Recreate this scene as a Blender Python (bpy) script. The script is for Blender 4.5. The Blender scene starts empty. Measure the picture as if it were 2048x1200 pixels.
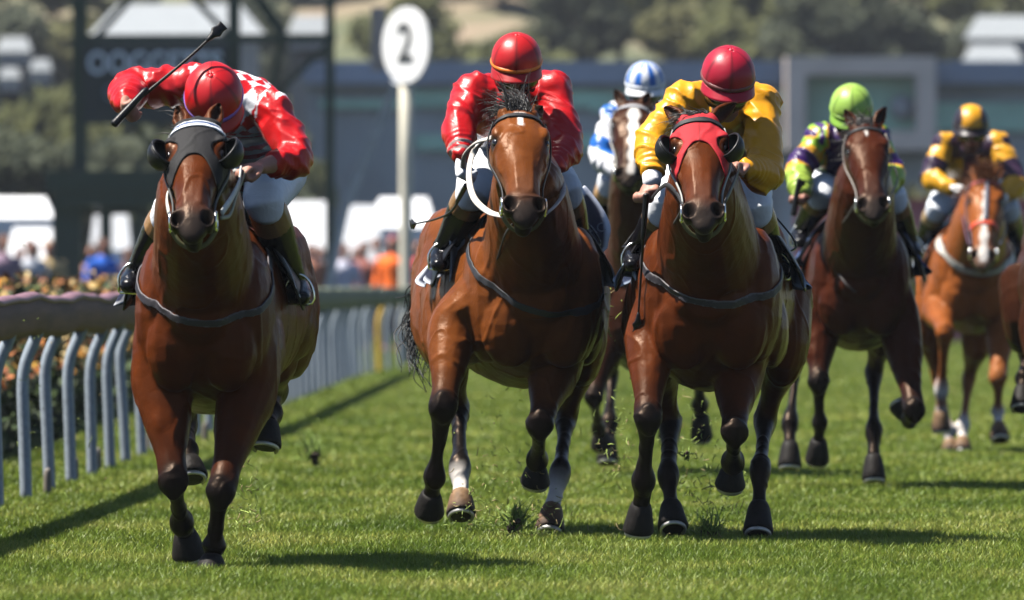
import bpy, bmesh, math, random
import numpy as np
from mathutils import Vector, Matrix, kdtree
random.seed(7)
rng = np.random.default_rng(7)
SC = bpy.context.scene
COL = SC.collection

# ------------------------------------------------------------------ camera
CAM_H, HOR, K = 1.05, 570.0, 22756.0          # camera height, horizon row, pixels per (m/m) on the 2048 frame
cam_d = bpy.data.cameras.new('camera'); cam = bpy.data.objects.new('camera', cam_d); COL.objects.link(cam)
cam.location = (0, 0, CAM_H)
cam.rotation_euler = (math.radians(90) - 30.0 / K, 0, 0)
cam_d.sensor_width = 36; cam_d.lens = 36 * K / 2048.0
cam_d.clip_start = 1; cam_d.clip_end = 3000
cam_d.dof.use_dof = True; cam_d.dof.focus_distance = 44.2
cam_d.dof.aperture_fstop = 0.4 / 0.060
SC.camera = cam
# ------------------------------------------------------------------ light
w = bpy.data.worlds.new('World'); SC.world = w; w.use_nodes = True
nt = w.node_tree
sky = nt.nodes.new('ShaderNodeTexSky'); sky.sky_type = 'NISHITA'; sky.sun_disc = False
sky.air_density = 0.8; sky.dust_density = 0.3; sky.ozone_density = 1.5
SUN = Vector((-0.48, 0.0, 0.87)).normalized()
sky.sun_elevation = math.asin(SUN.z); sky.sun_rotation = math.atan2(SUN.x, SUN.y)
nt.links.new(sky.outputs[0], nt.nodes['Background'].inputs[0])
nt.nodes['Background'].inputs[1].default_value = 0.05
sd = bpy.data.lights.new('sun', 'SUN'); sd.energy = 5.0; sd.angle = math.radians(0.5); sd.color = (1, 0.95, 0.86)
so = bpy.data.objects.new('sun', sd); COL.objects.link(so); so.location = (-10, 40, 30)
so.rotation_euler = (-SUN).to_track_quat('-Z', 'Y').to_euler()
SC.view_settings.view_transform = 'Standard'; SC.view_settings.look = 'None'
SC.view_settings.exposure = 1.32; SC.view_settings.gamma = 1.0
SC.cycles.max_bounces = 6; SC.cycles.diffuse_bounces = 0

# ------------------------------------------------------------------ helpers
def A3(*a): return np.array(a, float)
def at(px, py, Y):                            # a photo pixel at distance Y -> a point of the place
    return A3((px - 1024) * Y / K, Y, CAM_H - (py - HOR) * Y / K)
def unit(v): return v / (np.linalg.norm(v) + 1e-12)
def tagit(o, label=None, cat=None, group=None, kind=None):
    if label: o['label'] = label
    if cat: o['category'] = cat
    if group: o['group'] = group
    if kind: o['kind'] = kind
    return o
def empty(name, loc, label=None, cat=None, group=None):
    o = bpy.data.objects.new(name, None); COL.objects.link(o); o.location = loc
    o.empty_display_size = .2
    return tagit(o, label, cat, group)
def link_mesh(name, me, mat, parent=None, smooth=True):
    """me is in world coordinates; it is moved into its parent's frame"""
    o = bpy.data.objects.new(name, me); COL.objects.link(o)
    if mat is not None: me.materials.append(mat)
    if smooth and len(me.polygons): me.polygons.foreach_set('use_smooth', [True] * len(me.polygons))
    if parent is not None:
        off = Vector((0, 0, 0)); p = parent
        while p is not None: off += Vector(p.location); p = p.parent
        me.transform(Matrix.Translation(-off)); o.parent = parent
    return o
def recentre(o, base):
    o.data.transform(Matrix.Translation(-Vector(base))); o.location = base
    return o

def catmull(P, sub):
    P = np.asarray(P, float)
    if len(P) == 2 or sub <= 1:
        if sub <= 1: return P
        t = np.linspace(0, 1, sub + 1)[:, None]; return P[0] * (1 - t) + P[1] * t
    Q = np.vstack([2 * P[0] - P[1], P, 2 * P[-1] - P[-2]]); out = []
    for i in range(1, len(Q) - 2):
        p0, p1, p2, p3 = Q[i - 1], Q[i], Q[i + 1], Q[i + 2]
        for t in np.linspace(0, 1, sub, endpoint=False):
            out.append(.5 * ((2 * p1) + (p2 - p0) * t + (2 * p0 - 5 * p1 + 4 * p2 - p3) * t * t + (3 * p1 - p0 - 3 * p2 + p3) * t ** 3))
    out.append(Q[-2]); return np.array(out)

class MB:
    """collects closed shapes; every vertex carries a small tag row (colour, or part and position)"""
    def __init__(s): s.v = []; s.f = []; s.t = []; s.n = 0
    def add(s, v, f, tag):
        v = np.asarray(v, float); tag = np.asarray(tag, float)
        if tag.ndim == 1: tag = np.repeat(tag[None], len(v), 0)
        s.v.append(v); s.t.append(tag); s.f += [tuple(i + s.n for i in q) for q in f]; s.n += len(v)
    def tube(s, pts, ra, rb=None, lat=(1, 0, 0), tag=(0, 0, 0), n=14, sub=4, cap=.6, flat=None):
        """ra = half width along lat, rb = half width across it; tag = row or list of rows"""
        pts = np.asarray(pts, float); m = len(pts)
        ra = np.full(m, ra, float) if np.isscalar(ra) else np.asarray(ra, float)
        rb = ra if rb is None else (np.full(m, rb, float) if np.isscalar(rb) else np.asarray(rb, float))
        tg = np.asarray(tag, float)
        if tg.ndim == 1: tg = np.repeat(tg[None], m, 0)
        allv = catmull(np.hstack([pts, ra[:, None], rb[:, None]]), sub)
        P = allv[:, :3]; ra = np.maximum(allv[:, 3], 1e-4); rb = np.maximum(allv[:, 4], 1e-4)
        u = np.linspace(0, m - 1, len(P)); T = np.stack([np.interp(u, np.arange(m), tg[:, k]) for k in range(tg.shape[1])], 1)
        tan = np.gradient(P, axis=0); tan /= np.linalg.norm(tan, axis=1)[:, None] + 1e-12
        lat = np.asarray(lat, float); rows = []; tags = []
        a = np.linspace(0, 2 * np.pi, n, endpoint=False)
        def ring(i, off, sc):
            t = tan[i]; x = lat - t * np.dot(lat, t)
            if np.linalg.norm(x) < .15: x = np.cross(t, [0, .3, 1.])
            x = unit(x); y = np.cross(t, x)
            c = P[i] + t * off
            return c + np.outer(np.cos(a) * ra[i] * sc, x) + np.outer(np.sin(a) * rb[i] * sc, y)
        idx = list(range(len(P)))
        if cap:
            r0 = min(ra[0], rb[0]); r1 = min(ra[-1], rb[-1])
            rows += [ring(0, -r0 * cap, .25), ring(0, -r0 * cap * .75, .68)]; tags += [T[0], T[0]]
        for i in idx: rows.append(ring(i, 0, 1)); tags.append(T[i])
        if cap:
            rows += [ring(-1, r1 * cap * .75, .68), ring(-1, r1 * cap, .25)]; tags += [T[-1], T[-1]]
        R = len(rows); V_ = np.vstack(rows); TT = np.repeat(np.array(tags), n, 0); F = []
        for i in range(R - 1):
            for j in range(n):
                k = (j + 1) % n; F.append((i * n + j, i * n + k, (i + 1) * n + k, (i + 1) * n + j))
        F.append(tuple(range(n))[::-1]); F.append(tuple(range((R - 1) * n, R * n)))
        s.add(V_, F, TT)
    def ell(s, c, r, axes=None, tag=(0, 0, 0), n=14, m=9):
        th = np.linspace(0, np.pi, m + 2)[1:-1]; a = np.linspace(0, 2 * np.pi, n, endpoint=False)
        v = [[0, 0, 1]] + [[math.sin(t) * math.cos(b), math.sin(t) * math.sin(b), math.cos(t)] for t in th for b in a] + [[0, 0, -1]]
        v = np.array(v) * np.asarray(r, float); F = []
        for j in range(n): F.append((0, 1 + j, 1 + (j + 1) % n))
        for i in range(m - 1):
            for j in range(n):
                k = (j + 1) % n; F.append((1 + i * n + j, 1 + (i + 1) * n + j, 1 + (i + 1) * n + k, 1 + i * n + k))
        L = len(v) - 1
        for j in range(n): F.append((L, 1 + (m - 1) * n + (j + 1) % n, 1 + (m - 1) * n + j))
        if axes is not None: v = v @ np.asarray(axes, float)
        s.add(v + np.asarray(c, float), F, tag)
    def box(s, c, h, axes=None, tag=(0, 0, 0)):
        v = np.array([[x, y, z] for x in (-1, 1) for y in (-1, 1) for z in (-1, 1)], float) * np.asarray(h, float)
        if axes is not None: v = v @ np.asarray(axes, float)
        s.add(v + np.asarray(c, float), [(0, 1, 3, 2), (4, 6, 7, 5), (0, 4, 5, 1), (2, 3, 7, 6), (0, 2, 6, 4), (1, 5, 7, 3)], tag)
    def bar(s, a, b, w, d=None, tag=(0, 0, 0)):
        a = np.asarray(a, float); b = np.asarray(b, float); t = unit(b - a)
        x = np.cross(t, [0, 1, 0]) if abs(t[1]) < .9 else np.cross(t, [1, 0, 0])
        x = unit(x); y = np.cross(t, x)
        s.box((a + b) / 2, (w, d or w, np.linalg.norm(b - a) / 2), [x, y, t], tag)
    def mesh(s, name, colour=False):
        me = bpy.data.meshes.new(name); V_ = np.vstack(s.v)
        me.from_pydata(V_.tolist(), [], s.f)
        if colour: set_col(me, np.vstack(s.t)[:, :3])
        return me
    def build(s, name, mat, parent=None, colour=False, smooth=True, bevel=0):
        o = link_mesh(name, s.mesh(name, colour), mat, parent, smooth)
        return o
def set_col(me, c):
    at_ = me.color_attributes.new('Col', 'FLOAT_COLOR', 'POINT')
    at_.data.foreach_set('color', np.hstack([c, np.ones((len(c), 1))]).astype(np.float32).ravel())
def get_co(me):
    a = np.empty(len(me.vertices) * 3, np.float32); me.vertices.foreach_get('co', a); return a.reshape(-1, 3).astype(float)
def get_no(me):
    a = np.empty(len(me.vertices) * 3, np.float32); me.vertices.foreach_get('normal', a); return a.reshape(-1, 3).astype(float)
def set_co(me, v): me.vertices.foreach_set('co', v.astype(np.float32).ravel()); me.update()
def edges_of(me):
    a = np.empty(len(me.edges) * 2, np.int32); me.edges.foreach_get('vertices', a); return a.reshape(-1, 2)
def diffuse(val, E, it):
    deg = np.bincount(E.ravel(), minlength=len(val))[:, None] + 1.0
    for _ in range(it):
        acc = val.copy()
        for k in range(val.shape[1]):
            acc[:, k] += np.bincount(E[:, 0], val[E[:, 1], k], len(val)) + np.bincount(E[:, 1], val[E[:, 0], k], len(val))
        val = acc / deg
    return val
def remesh(mb, vox, it=4, fac=.5):
    """fuse the collected shapes into one continuous surface; returns mesh and the tag row of every vertex"""
    me = mb.mesh('tmp'); ob = bpy.data.objects.new('tmp', me); COL.objects.link(ob)
    m = ob.modifiers.new('r', 'REMESH'); m.mode = 'VOXEL'; m.voxel_size = vox; m.adaptivity = 0
    if it:
        q = ob.modifiers.new('s', 'SMOOTH'); q.iterations = it; q.factor = fac
    dg = bpy.context.evaluated_depsgraph_get(); dg.update()
    out = bpy.data.meshes.new_from_object(ob.evaluated_get(dg))
    bpy.data.objects.remove(ob); bpy.data.meshes.remove(me)
    S = np.vstack(mb.v); T = np.vstack(mb.t)
    kd = kdtree.KDTree(len(S))
    for i, p in enumerate(S.tolist()): kd.insert(p, i)
    kd.balance()
    f = kd.find
    idx = np.fromiter((f(p)[1] for p in get_co(out).tolist()), np.int64, len(out.vertices))
    return out, T[idx]
def wob(P, k, seed, oct=3):
    """smooth pseudo noise in [-1, 1] at points P"""
    r = np.random.default_rng(seed); o = np.zeros(len(P)); amp = 1; tot = 0
    for i in range(oct):
        q = np.zeros(len(P))
        for j in range(4):
            d = unit(r.normal(size=3)) * k; q += np.sin(P @ d + r.uniform(0, 6.3) + 1.5 * np.sin(P @ (np.roll(d, 1) * .7) + r.uniform(0, 6.3)))
        o += amp * q / 4; tot += amp; amp *= .55; k *= 2.1
    return o / tot

# ------------------------------------------------------------------ materials
def new_mat(name):
    m = bpy.data.materials.new(name); m.use_nodes = True
    return m, m.node_tree, m.node_tree.nodes['Principled BSDF']
def mat(name, col=None, rough=.6, spec=.4, metal=0, vary=.15, vscale=8, bump=0, bscale=40, attr=False, sheen=0, coat=0, distort=0, stretch=None, trans=0):
    m, t, b = new_mat(name); N = t.nodes; L = t.links
    tc = N.new('ShaderNodeTexCoord'); src = tc.outputs['Object']
    if stretch:
        mp = N.new('ShaderNodeMapping'); mp.inputs['Scale'].default_value = stretch; L.new(src, mp.inputs[0]); src = mp.outputs[0]
    nz = N.new('ShaderNodeTexNoise'); nz.inputs['Scale'].default_value = vscale; nz.inputs['Detail'].default_value = 6
    L.new(src, nz.inputs['Vector'])
    rp = N.new('ShaderNodeMapRange'); rp.inputs[1].default_value = .3; rp.inputs[2].default_value = .7
    rp.inputs[3].default_value = 1 - vary; rp.inputs[4].default_value = 1 + vary; L.new(nz.outputs[0], rp.inputs[0])
    mx = N.new('ShaderNodeVectorMath'); mx.operation = 'SCALE'
    if attr:
        a = N.new('ShaderNodeAttribute'); a.attribute_name = 'Col'; L.new(a.outputs['Color'], mx.inputs[0])
    else: mx.inputs[0].default_value = col
    L.new(rp.outputs[0], mx.inputs['Scale']); L.new(mx.outputs[0], b.inputs['Base Color'])
    b.inputs['Roughness'].default_value = rough; b.inputs['Specular IOR Level'].default_value = spec
    b.inputs['Metallic'].default_value = metal
    if sheen: b.inputs['Sheen Weight'].default_value = sheen
    if coat: b.inputs['Coat Weight'].default_value = coat; b.inputs['Coat Roughness'].default_value = .15
    if bump:
        n2 = N.new('ShaderNodeTexNoise'); n2.inputs['Scale'].default_value = bscale; n2.inputs['Detail'].default_value = 5
        n2.inputs['Distortion'].default_value = distort; L.new(src, n2.inputs['Vector'])
        bp = N.new('ShaderNodeBump'); bp.inputs['Strength'].default_value = bump; bp.inputs['Distance'].default_value = .01
        L.new(n2.outputs[0], bp.inputs['Height']); L.new(bp.outputs[0], b.inputs['Normal'])
    if trans: b.inputs['Transmission Weight'].default_value = trans
    return m
M = {}
M['coat'] = mat('horse_coat', attr=True, rough=.40, spec=.11, vary=.22, vscale=9, bump=.30, bscale=30, distort=.5)
M['coat'].node_tree.nodes['Principled BSDF'].inputs['Specular Tint'].default_value = (1, .62, .38, 1)
def coat_hair():
    t = M['coat'].node_tree; N, L = t.nodes, t.links; b = N['Principled BSDF']; tc = N.new('ShaderNodeTexCoord'); mp = N.new('ShaderNodeMapping'); mp.inputs['Scale'].default_value = (260, 120, 60)
    n = N.new('ShaderNodeTexNoise'); n.inputs['Scale'].default_value = 1; n.inputs['Detail'].default_value = 3; L.new(tc.outputs['Object'], mp.inputs[0]); L.new(mp.outputs[0], n.inputs['Vector'])
    bp = N.new('ShaderNodeBump'); bp.inputs['Strength'].default_value = .35; bp.inputs['Distance'].default_value = .002; L.new(n.outputs[0], bp.inputs['Height'])
    L.new(b.inputs['Normal'].links[0].from_socket, bp.inputs['Normal']); L.new(bp.outputs[0], b.inputs['Normal'])
    q = N.new('ShaderNodeTexNoise'); q.inputs['Scale'].default_value = 5; q.inputs['Detail'].default_value = 5; L.new(tc.outputs['Object'], q.inputs['Vector'])
    r = N.new('ShaderNodeMapRange'); r.inputs[1].default_value = .35; r.inputs[2].default_value = .65; r.inputs[3].default_value = .30; r.inputs[4].default_value = .46; L.new(q.outputs[0], r.inputs[0]); L.new(r.outputs[0], b.inputs['Roughness'])
coat_hair()
M['hoof'] = mat('hoof_horn', attr=True, rough=.6, spec=.12, vary=.3, vscale=30, bump=.3, bscale=60)
M['hair'] = mat('black_hair', (.012, .010, .010), rough=.45, spec=.4, vary=.3, vscale=60)
M['hair_red'] = mat('chestnut_hair', (.16, .055, .02), rough=.5, spec=.3, vary=.3, vscale=60)
M['eye'] = mat('horse_eye', (.006, .004, .003), rough=.08, spec=.6, vary=0)
M['leather'] = mat('black_leather', (.008, .008, .010), rough=.38, spec=.22, vary=.2, bump=.1, bscale=150)
M['boot'] = mat('polished_boot', attr=True, rough=.26, spec=.16, vary=.1, bump=.5, bscale=22, distort=.5)
M['cloth'] = mat('woven_cloth', attr=True, rough=.85, spec=.2, vary=.1, bump=.2, bscale=30)
M['hood'] = mat('stretch_hood', attr=True, rough=.75, spec=.25, vary=.06, vscale=30, bump=.12, bscale=60)
M['silk'] = mat('racing_satin', attr=True, rough=.36, spec=.38, vary=.05, bump=.20, bscale=24, distort=2.0)
M['cap'] = mat('cap_satin', attr=True, rough=.40, spec=.35, vary=.05, bump=.16, bscale=16, distort=1.0)
M['breeches'] = mat('white_breeches', attr=True, rough=.6, spec=.3, vary=.05, bump=.5, bscale=20, distort=.8)
M['skin'] = mat('skin', attr=True, rough=.5, spec=.35, vary=.12, vscale=30, bump=.15, bscale=60)
M['strap'] = mat('webbing_strap', attr=True, rough=.55, spec=.35, vary=.1, vscale=40)
M['steel'] = mat('bright_steel', (.6, .6, .6), rough=.25, spec=.5, metal=1, vary=.1)
M['white_rubber'] = mat('white_rein', (.72, .69, .62), rough=.55, spec=.35, vary=.15, vscale=30)
M['hood_black'] = mat('black_padding', (.010, .010, .012), rough=.8, spec=.2)
M['goggle'] = mat('dark_goggle', (.008, .008, .010), rough=.12, spec=.6, vary=0)
M['shoe'] = mat('worn_aluminium', (.42, .41, .39), rough=.45, metal=.7, vary=.2)

# ------------------------------------------------------------------ horses
RING_T = [-.05, .05, .15, .28, .40, .55, .70, .82, .92, 1.0]
RING_W = [.060, .084, .102, .114, .100, .078, .063, .064, .064, .040]
RING_D = [.040, .062, .074, .080, .080, .076, .066, .055, .044, .022]
RING_V = [.090, .125, .150, .170, .165, .118, .082, .070, .062, .044]
BLACK = A3(.0055, .0045, .0045)
class Horse: pass

def smoothstep(a, b, x):
    t = np.clip((x - a) / (b - a), 0, 1); return t * t * (3 - 2 * t)

def make_horse(sp):
    H = Horse(); H.sp = sp; Y0 = sp['Y']; H.s = K / Y0
    def Wp(px, py, dy): return at(px, py, Y0 + dy)
    H.W = Wp
    p1 = Wp(sp['cx'], 0, .3); p2 = Wp(sp['hx'], 0, 1.4)
    b = unit(A3(p2[0] - p1[0], p2[1] - p1[1], 0)); l = A3(b[1], -b[0], 0)
    O = p1 - b * .3; O[2] = 0
    H.b, H.l, H.O = b, l, O
    def L(x, dy, z): return O + l * x + b * dy + A3(0, 0, z)
    H.L = L
    zb = Wp(0, sp['bot'], .5)[2]; zt = Wp(0, sp['top'], .5)[2]; D = (zt - zb) / .8; wm = sp.get('wm', 1.0)
    H.zb, H.zt, H.D, H.wm = zb, zt, D, wm
    base = (float(O[0] + b[0] * .9), float(O[1] + b[1] * .9), 0.0)
    root = empty('racehorse', base, sp['label'], 'horse', 'racehorses galloping toward the finish'); H.root = root
    coat = A3(*sp['coat']); dark = coat * .55; pts = A3(*sp.get('points', BLACK))
    mb = MB()
    # trunk
    T = [(-.03, .50, .27, .13), (.03, .60, .16, .19), (.14, .69, .06, .235), (.32, .77, .0, .262), (.52, .80, -.01, .28), (.78, .74, .02, .30),
         (1.02, .72, .06, .305), (1.25, .735, .13, .295), (1.45, .77, .21, .285), (1.62, .765, .27, .275), (1.78, .70, .28, .24), (1.9, .60, .30, .18), (1.95, .52, .36, .10)]
    P = [L(0, d, zb + (a + c) * .5 * D) for d, a, c, _ in T]
    mb.tube(P, [x * wm for *_, x in T], [(a - c) * .5 * D for _, a, c, _ in T], l, coat, n=28, sub=3)
    for s in (-1, 1):
        mb.ell(L(s * .10 * wm, .055, zb + .27 * D), (.11 * wm, .10, .19 * D), [l, b, A3(0, 0, 1)], coat)          # breast
        mb.ell(L(s * .165 * wm, .20, zb + .40 * D), (.095 * wm, .20, .30 * D), [l, b, A3(0, -.0, 1)], coat)        # shoulder
        mb.ell(L(s * .215 * wm, .36, zb + .26 * D), (.07 * wm, .17, .17 * D), [l, b, A3(0, 0, 1)], coat)           # triceps
        mb.ell(L(s * .14 * wm, 1.50, zb + .60 * D), (.14 * wm, .34, .19 * D), [l, b, A3(0, 0, 1)], coat)           # croup
        mb.ell(L(s * .19 * wm, 1.62, zb + .42 * D), (.11 * wm, .24, .30 * D), [l, b, A3(0, 0, 1)], coat)           # buttock
    # head frame
    po, mu = Wp(*sp['poll']), Wp(*sp['muz'])
    e1 = unit(mu - po); hl = np.linalg.norm(mu - po); roll = sp.get('roll', 0)
    e2 = unit(l - e1 * np.dot(l, e1)); e3 = np.cross(e2, e1)
    if e3[2] < 0: e3 = -e3
    e2, e3 = e2 * math.cos(roll) + e3 * math.sin(roll), e3 * math.cos(roll) - e2 * math.sin(roll)
    hm = sp.get('hm', 1.0)
    H.e1, H.e2, H.e3, H.po, H.hl, H.hm = e1, e2, e3, po, hl, hm
    def HP(t, x, d): return po + e1 * (t * hl) + e2 * (x * hm) + e3 * (d * hm)
    H.HP = HP
    def hsurf(t, ang, off=.0):
        """ang 0 = front of the face, +-90 the cheeks, 180 under the jaw"""
        w_, d_, v_ = (np.interp(t, RING_T, q) for q in (RING_W, RING_D, RING_V))
        a = math.radians(ang); ca, sa = math.cos(a), math.sin(a)
        if ca > 0: x, d = (w_) * sa * (1 - .12 * ca * ca), d_ * ca ** .8
        else: x, d = w_ * sa * (1 - .15 * ca * ca), -v_ * abs(ca) ** .85
        nn = unit(A3(sa / w_, ca / (d_ if ca > 0 else v_), 0))
        return HP(t, x + nn[0] * off, d + nn[1] * off)
    H.hsurf = hsurf
    n = 22; rows = []
    cm = {}
    muzc = A3(*sp.get('muzzle', (.010, .0075, .0065)))
    for t in np.linspace(-.05, 1.0, 24): rows.append([hsurf(t, 360 * j / n) for j in range(n)])
    tt = list(np.linspace(-.05, 1.0, 24))
    c_end = HP(1.0, 0, -.008)
    rows.append([c_end + (q - c_end) * .62 + e1 * .02 for q in rows[-1]]); tt.append(1.03)
    rows.append([c_end + (q - c_end) * .2 + e1 * .028 for q in rows[-2]]); tt.append(1.04)
    rows.insert(0, [HP(-.12, 0, -.04) + (q - HP(-.05, 0, -.02)) * .4 for q in rows[0]]); tt.insert(0, -.1)
    V_ = np.array(rows).reshape(-1, 3); F = []
    R = len(rows)
    for i in range(R - 1):
        for j in range(n):
            k = (j + 1) % n; F.append((i * n + j, i * n + k, (i + 1) * n + k, (i + 1) * n + j))
    F.append(tuple(range(n))[::-1]); F.append(tuple(range((R - 1) * n, R * n)))
    tg = []
    for t in tt:
        q = smoothstep(.78, .93, t); tg += [coat * (1 - q) + muzc * q] * n
    mb.add(V_, F, tg)
    mb.ell(HP(.93, 0, -.062), (.034 * hm, .055 * hm, .036 * hm), [e2, e1, e3], muzc)              # chin and lower lip
    for s in (-1, 1):
        mb.ell(HP(.228, s * .087, .038), (.025 * hm, .044 * hm, .026 * hm), [e2, e1, e3], coat)    # brow over the eye
        mb.ell(HP(.23, s * .062, -.075), (.045 * hm, .11 * hm, .085 * hm), [e2, e1, e3], coat)     # cheek
        mb.tube([HP(.40, s * .088, .012), HP(.52, s * .080, .010), HP(.60, s * .066, .012)], [.012, .014, .008], lat=e2, tag=coat, n=8)
        mb.tube([HP(.28, s * .034, .064), HP(.55, s * .030, .060), HP(.80, s * .026, .046)], .013 * hm, lat=e2, tag=coat, n=8)   # nasal bone edges
        mb.ell(HP(.885, s * .057, .016), (.027 * hm, .046 * hm, .030 * hm), [e2, e1, e3], muzc)     # nostril wing
    # ears
    ear_info = []
    for s, key in ((-1, 'earL'), (1, 'earR')):
        tip = Wp(*sp[key]); bs = HP(-.0, s * .052, .022); ax = tip - bs; ln = np.linalg.norm(ax); ax /= ln
        fr = unit(A3(s * .35, -1, .1)); fr = unit(fr - ax * np.dot(fr, ax)); la = np.cross(ax, fr)
        mid = [bs - ax * .02, bs + ax * ln * .12, bs + ax * ln * .35 - fr * .006, bs + ax * ln * .62 - fr * .010, bs + ax * ln * .85 - fr * .006, tip]
        mb.tube(mid, [.030, .031, .036, .032, .018, .005], [.028, .026, .022, .017, .012, .005], la, [coat, coat, coat * .9, coat * .8, pts * .4 + coat * .5, pts], n=14, sub=3, cap=.4)
        ear_info.append((bs, ax, ln, fr, la))
    H.ears = ear_info
    # neck
    nb = L(0, .22, zb + .50 * D); nm = L(0, -.05, zb + .62 * D) * .5 + HP(.1, 0, -.05) * .5
    nk = HP(.10, 0, -.075)
    mid2 = nm * .45 + nk * .55
    mb.tube([L(0, .45, zb + .50 * D), nb, nm, mid2, nk, HP(.12, 0, -.06)], [.215 * wm, .205 * wm, .155, .118, .09, .07], [.27 * D, .28 * D, .22, .175, .12, .09], l, [coat, coat, coat, coat, coat, coat], n=22, sub=4)
    H.crest = [L(0, .48, zt - .02), nm + A3(0, .08, .20), mid2 + A3(0, .08, .15), po + A3(0, .02, .02)]
    for s in (-1, 1):   # big muscle line of the neck running into the breast
        mb.tube([HP(.28, s * .05, -.16), nm + l * s * .075 - A3(0, .02, .09), L(s * .09 * wm, .06, zb + .40 * D)], [.035, .055, .07], lat=l, tag=coat, n=10)
    # legs
    H.hooves = []
    def leg(J, front, white, side):
        J = [Wp(*q) for q in J]; a, k, f, c, so_ = J
        up = k - a
        def mix(p, q, t): return p * (1 - t) + q * t
        bk = b
        if front:
            pp = [L(side * .16 * wm, .24, zb + .46 * D), a * .85 + L(side * .19 * wm, .26, zb + .30 * D) * .15, mix(a, k, .35), mix(a, k, .72), mix(a, k, .93), k, mix(k, f, .14), mix(k, f, .35), mix(k, f, .72), f + (k - f) * .04, mix(f, c, .5), c]
            ra = [.09, .108, .090, .058, .057, .060, .044, .030, .029, .048, .032, .036]
            rb = [.17, .135, .090, .055, .052, .056, .045, .038, .037, .058, .036, .040]
        else:
            pp = [a + A3(0, .1, .20), a, mix(a, k, .35), mix(a, k, .72), mix(a, k, .92), k, mix(k, f, .15), mix(k, f, .35), mix(k, f, .72), f + (k - f) * .04, mix(f, c, .5), c]
            ra = [.12, .10, .078, .046, .044, .048, .040, .029, .028, .048, .032, .036]
            rb = [.20, .17, .115, .062, .064, .066, .052, .040, .040, .057, .037, .040]
        tr = sp.get('trans', .62); cc = []
        for i in range(len(pp)):
            q = [0, 0, 0, .35, .9, 1, 1, 1, 1, 1, 1, 1][i]
            col = coat * (1 - q) + pts * q
            if white >= 1 and i >= 10: col = A3(.62, .58, .54)
            if white >= 2 and i >= 9: col = A3(.62, .58, .54)
            if white >= 3: col = A3(.62, .60, .57) if i in (9, 11) else coat
            cc.append(col)
        ls = sp.get('leg', 1.0)
        mb.tube(pp, np.array(ra) * ls, np.array(rb) * ls, l, cc, n=14, sub=4, cap=.4)
        # knee / hock details
        fw = unit(A3(0, -1, 0))
        if front:
            mb.ell(k + fw * .018, (.040 * ls, .030 * ls, .070 * ls), [l, b, A3(0, 0, 1)], cc[5])
            mb.tube([k - fw * .045 + A3(0, 0, .03), mix(k, f, .3) - fw * .045, mix(k, f, .75) - fw * .040, f - fw * .04], [.016, .011, .011, .018], lat=l, tag=pts, n=8)
            mb.ell(mix(a, k, .30) + l * side * .02 + fw * .03, (.050 * ls, .06 * ls, .13 * ls), [unit(np.cross(up, b)), b, unit(up)], cc[1])
        else:
            mb.ell(k - fw * .06 + A3(0, 0, .05), (.026 * ls, .04 * ls, .055 * ls), [l, b, A3(0, 0, 1)], cc[5])
        for s in (-1, 1): mb.ell(f + l * s * .022 * ls - fw * .028, (.022 * ls, .026 * ls, .028 * ls), None, cc[9])
        H.hooves.append((c, so_, f, white))
    side = {'FL': -1, 'FR': 1, 'HL': -1, 'HR': 1}; wh = sp.get('white', {})
    for key in ('FL', 'FR'): leg(sp[key], True, wh.get(key, 0), side[key])
    for key in ('HL', 'HR'):
        st = Wp(*sp[key][0])
        mb.tube([L(side[key] * .15 * wm, 1.45, zb + .55 * D), L(side[key] * .19 * wm, 1.40, zb + .38 * D) * .6 + st * .4, st + A3(0, .02, 0)], [.13 * wm, .135 * wm, .10], [.24, .23, .16], l, coat, n=16)
        leg(sp[key], False, wh.get(key, 0), side[key])
    me, col = remesh(mb, sp.get('vox', .0075), 7, .5)
    co = get_co(me); no = get_no(me); E = edges_of(me)
    col = diffuse(col, E, 5)
    # face markings and nostrils, worked into the surface
    rel = co - po; ht = rel @ e1 / hl; hx = rel @ e2 / hm; hd = rel @ e3 / hm
    on_head = (ht > -.2) & (ht < 1.15) & (np.abs(hx) < .17) & (hd > -.22) & (hd < .14)
    if 'blaze' in sp:
        t0, t1, w0, w1 = sp['blaze']
        wv = np.interp(ht, [t0, (t0 + t1) / 2, t1], [w0, (w0 + w1) * .45, w1]) * (1 + .25 * np.sin(ht * 37))
        k = on_head & (hd > 0) & (ht > t0) & (ht < t1)
        q = (1 - smoothstep(.75, 1.15, np.abs(hx - sp.get('bx', 0)) / wv)) * k
        q *= smoothstep(t0, t0 + .04, ht) * (1 - smoothstep(t1 - .04, t1, ht))
        col = col * (1 - q[:, None]) + A3(.66, .62, .58) * q[:, None]
    q = on_head * smoothstep(.55, .8, ht) * (hd > -.02) * (1 - smoothstep(.0, .035, np.abs(np.abs(hx) - .0) - .03)) * .25
    col = col * (1 - q[:, None]) + A3(.07, .055, .05) * q[:, None]
    for s in (-1, 1):
        nc = HP(.905, s * .056, .034); dd = np.linalg.norm((co - nc) * 1.0, axis=1)
        el = np.sqrt(((hx - s * .056) / .024) ** 2 + ((ht - .90) * hl / .034) ** 2)
        q = on_head & (hd > -.01)
        dep = np.where(q, np.clip(1.15 - el, 0, 1), 0)
        co -= e3[None] * (dep * .045)[:, None] 
        kk = np.clip(dep * 2.5, 0, 1)[:, None]; col = col * (1 - kk) + A3(.004, .003, .003) * kk
        ec = HP(.300, s * .104, .028); dd = np.linalg.norm(co - ec, axis=1)
        kk = (1 - smoothstep(.022, .052, dd))[:, None] * .93; col = col * (1 - kk) + A3(.012, .008, .006) * kk  # dark shading painted into the coat around the eye socket
        # hollow of the ear
        bs, ax, ln, fr, la = ear_info[0 if s < 0 else 1]
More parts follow.
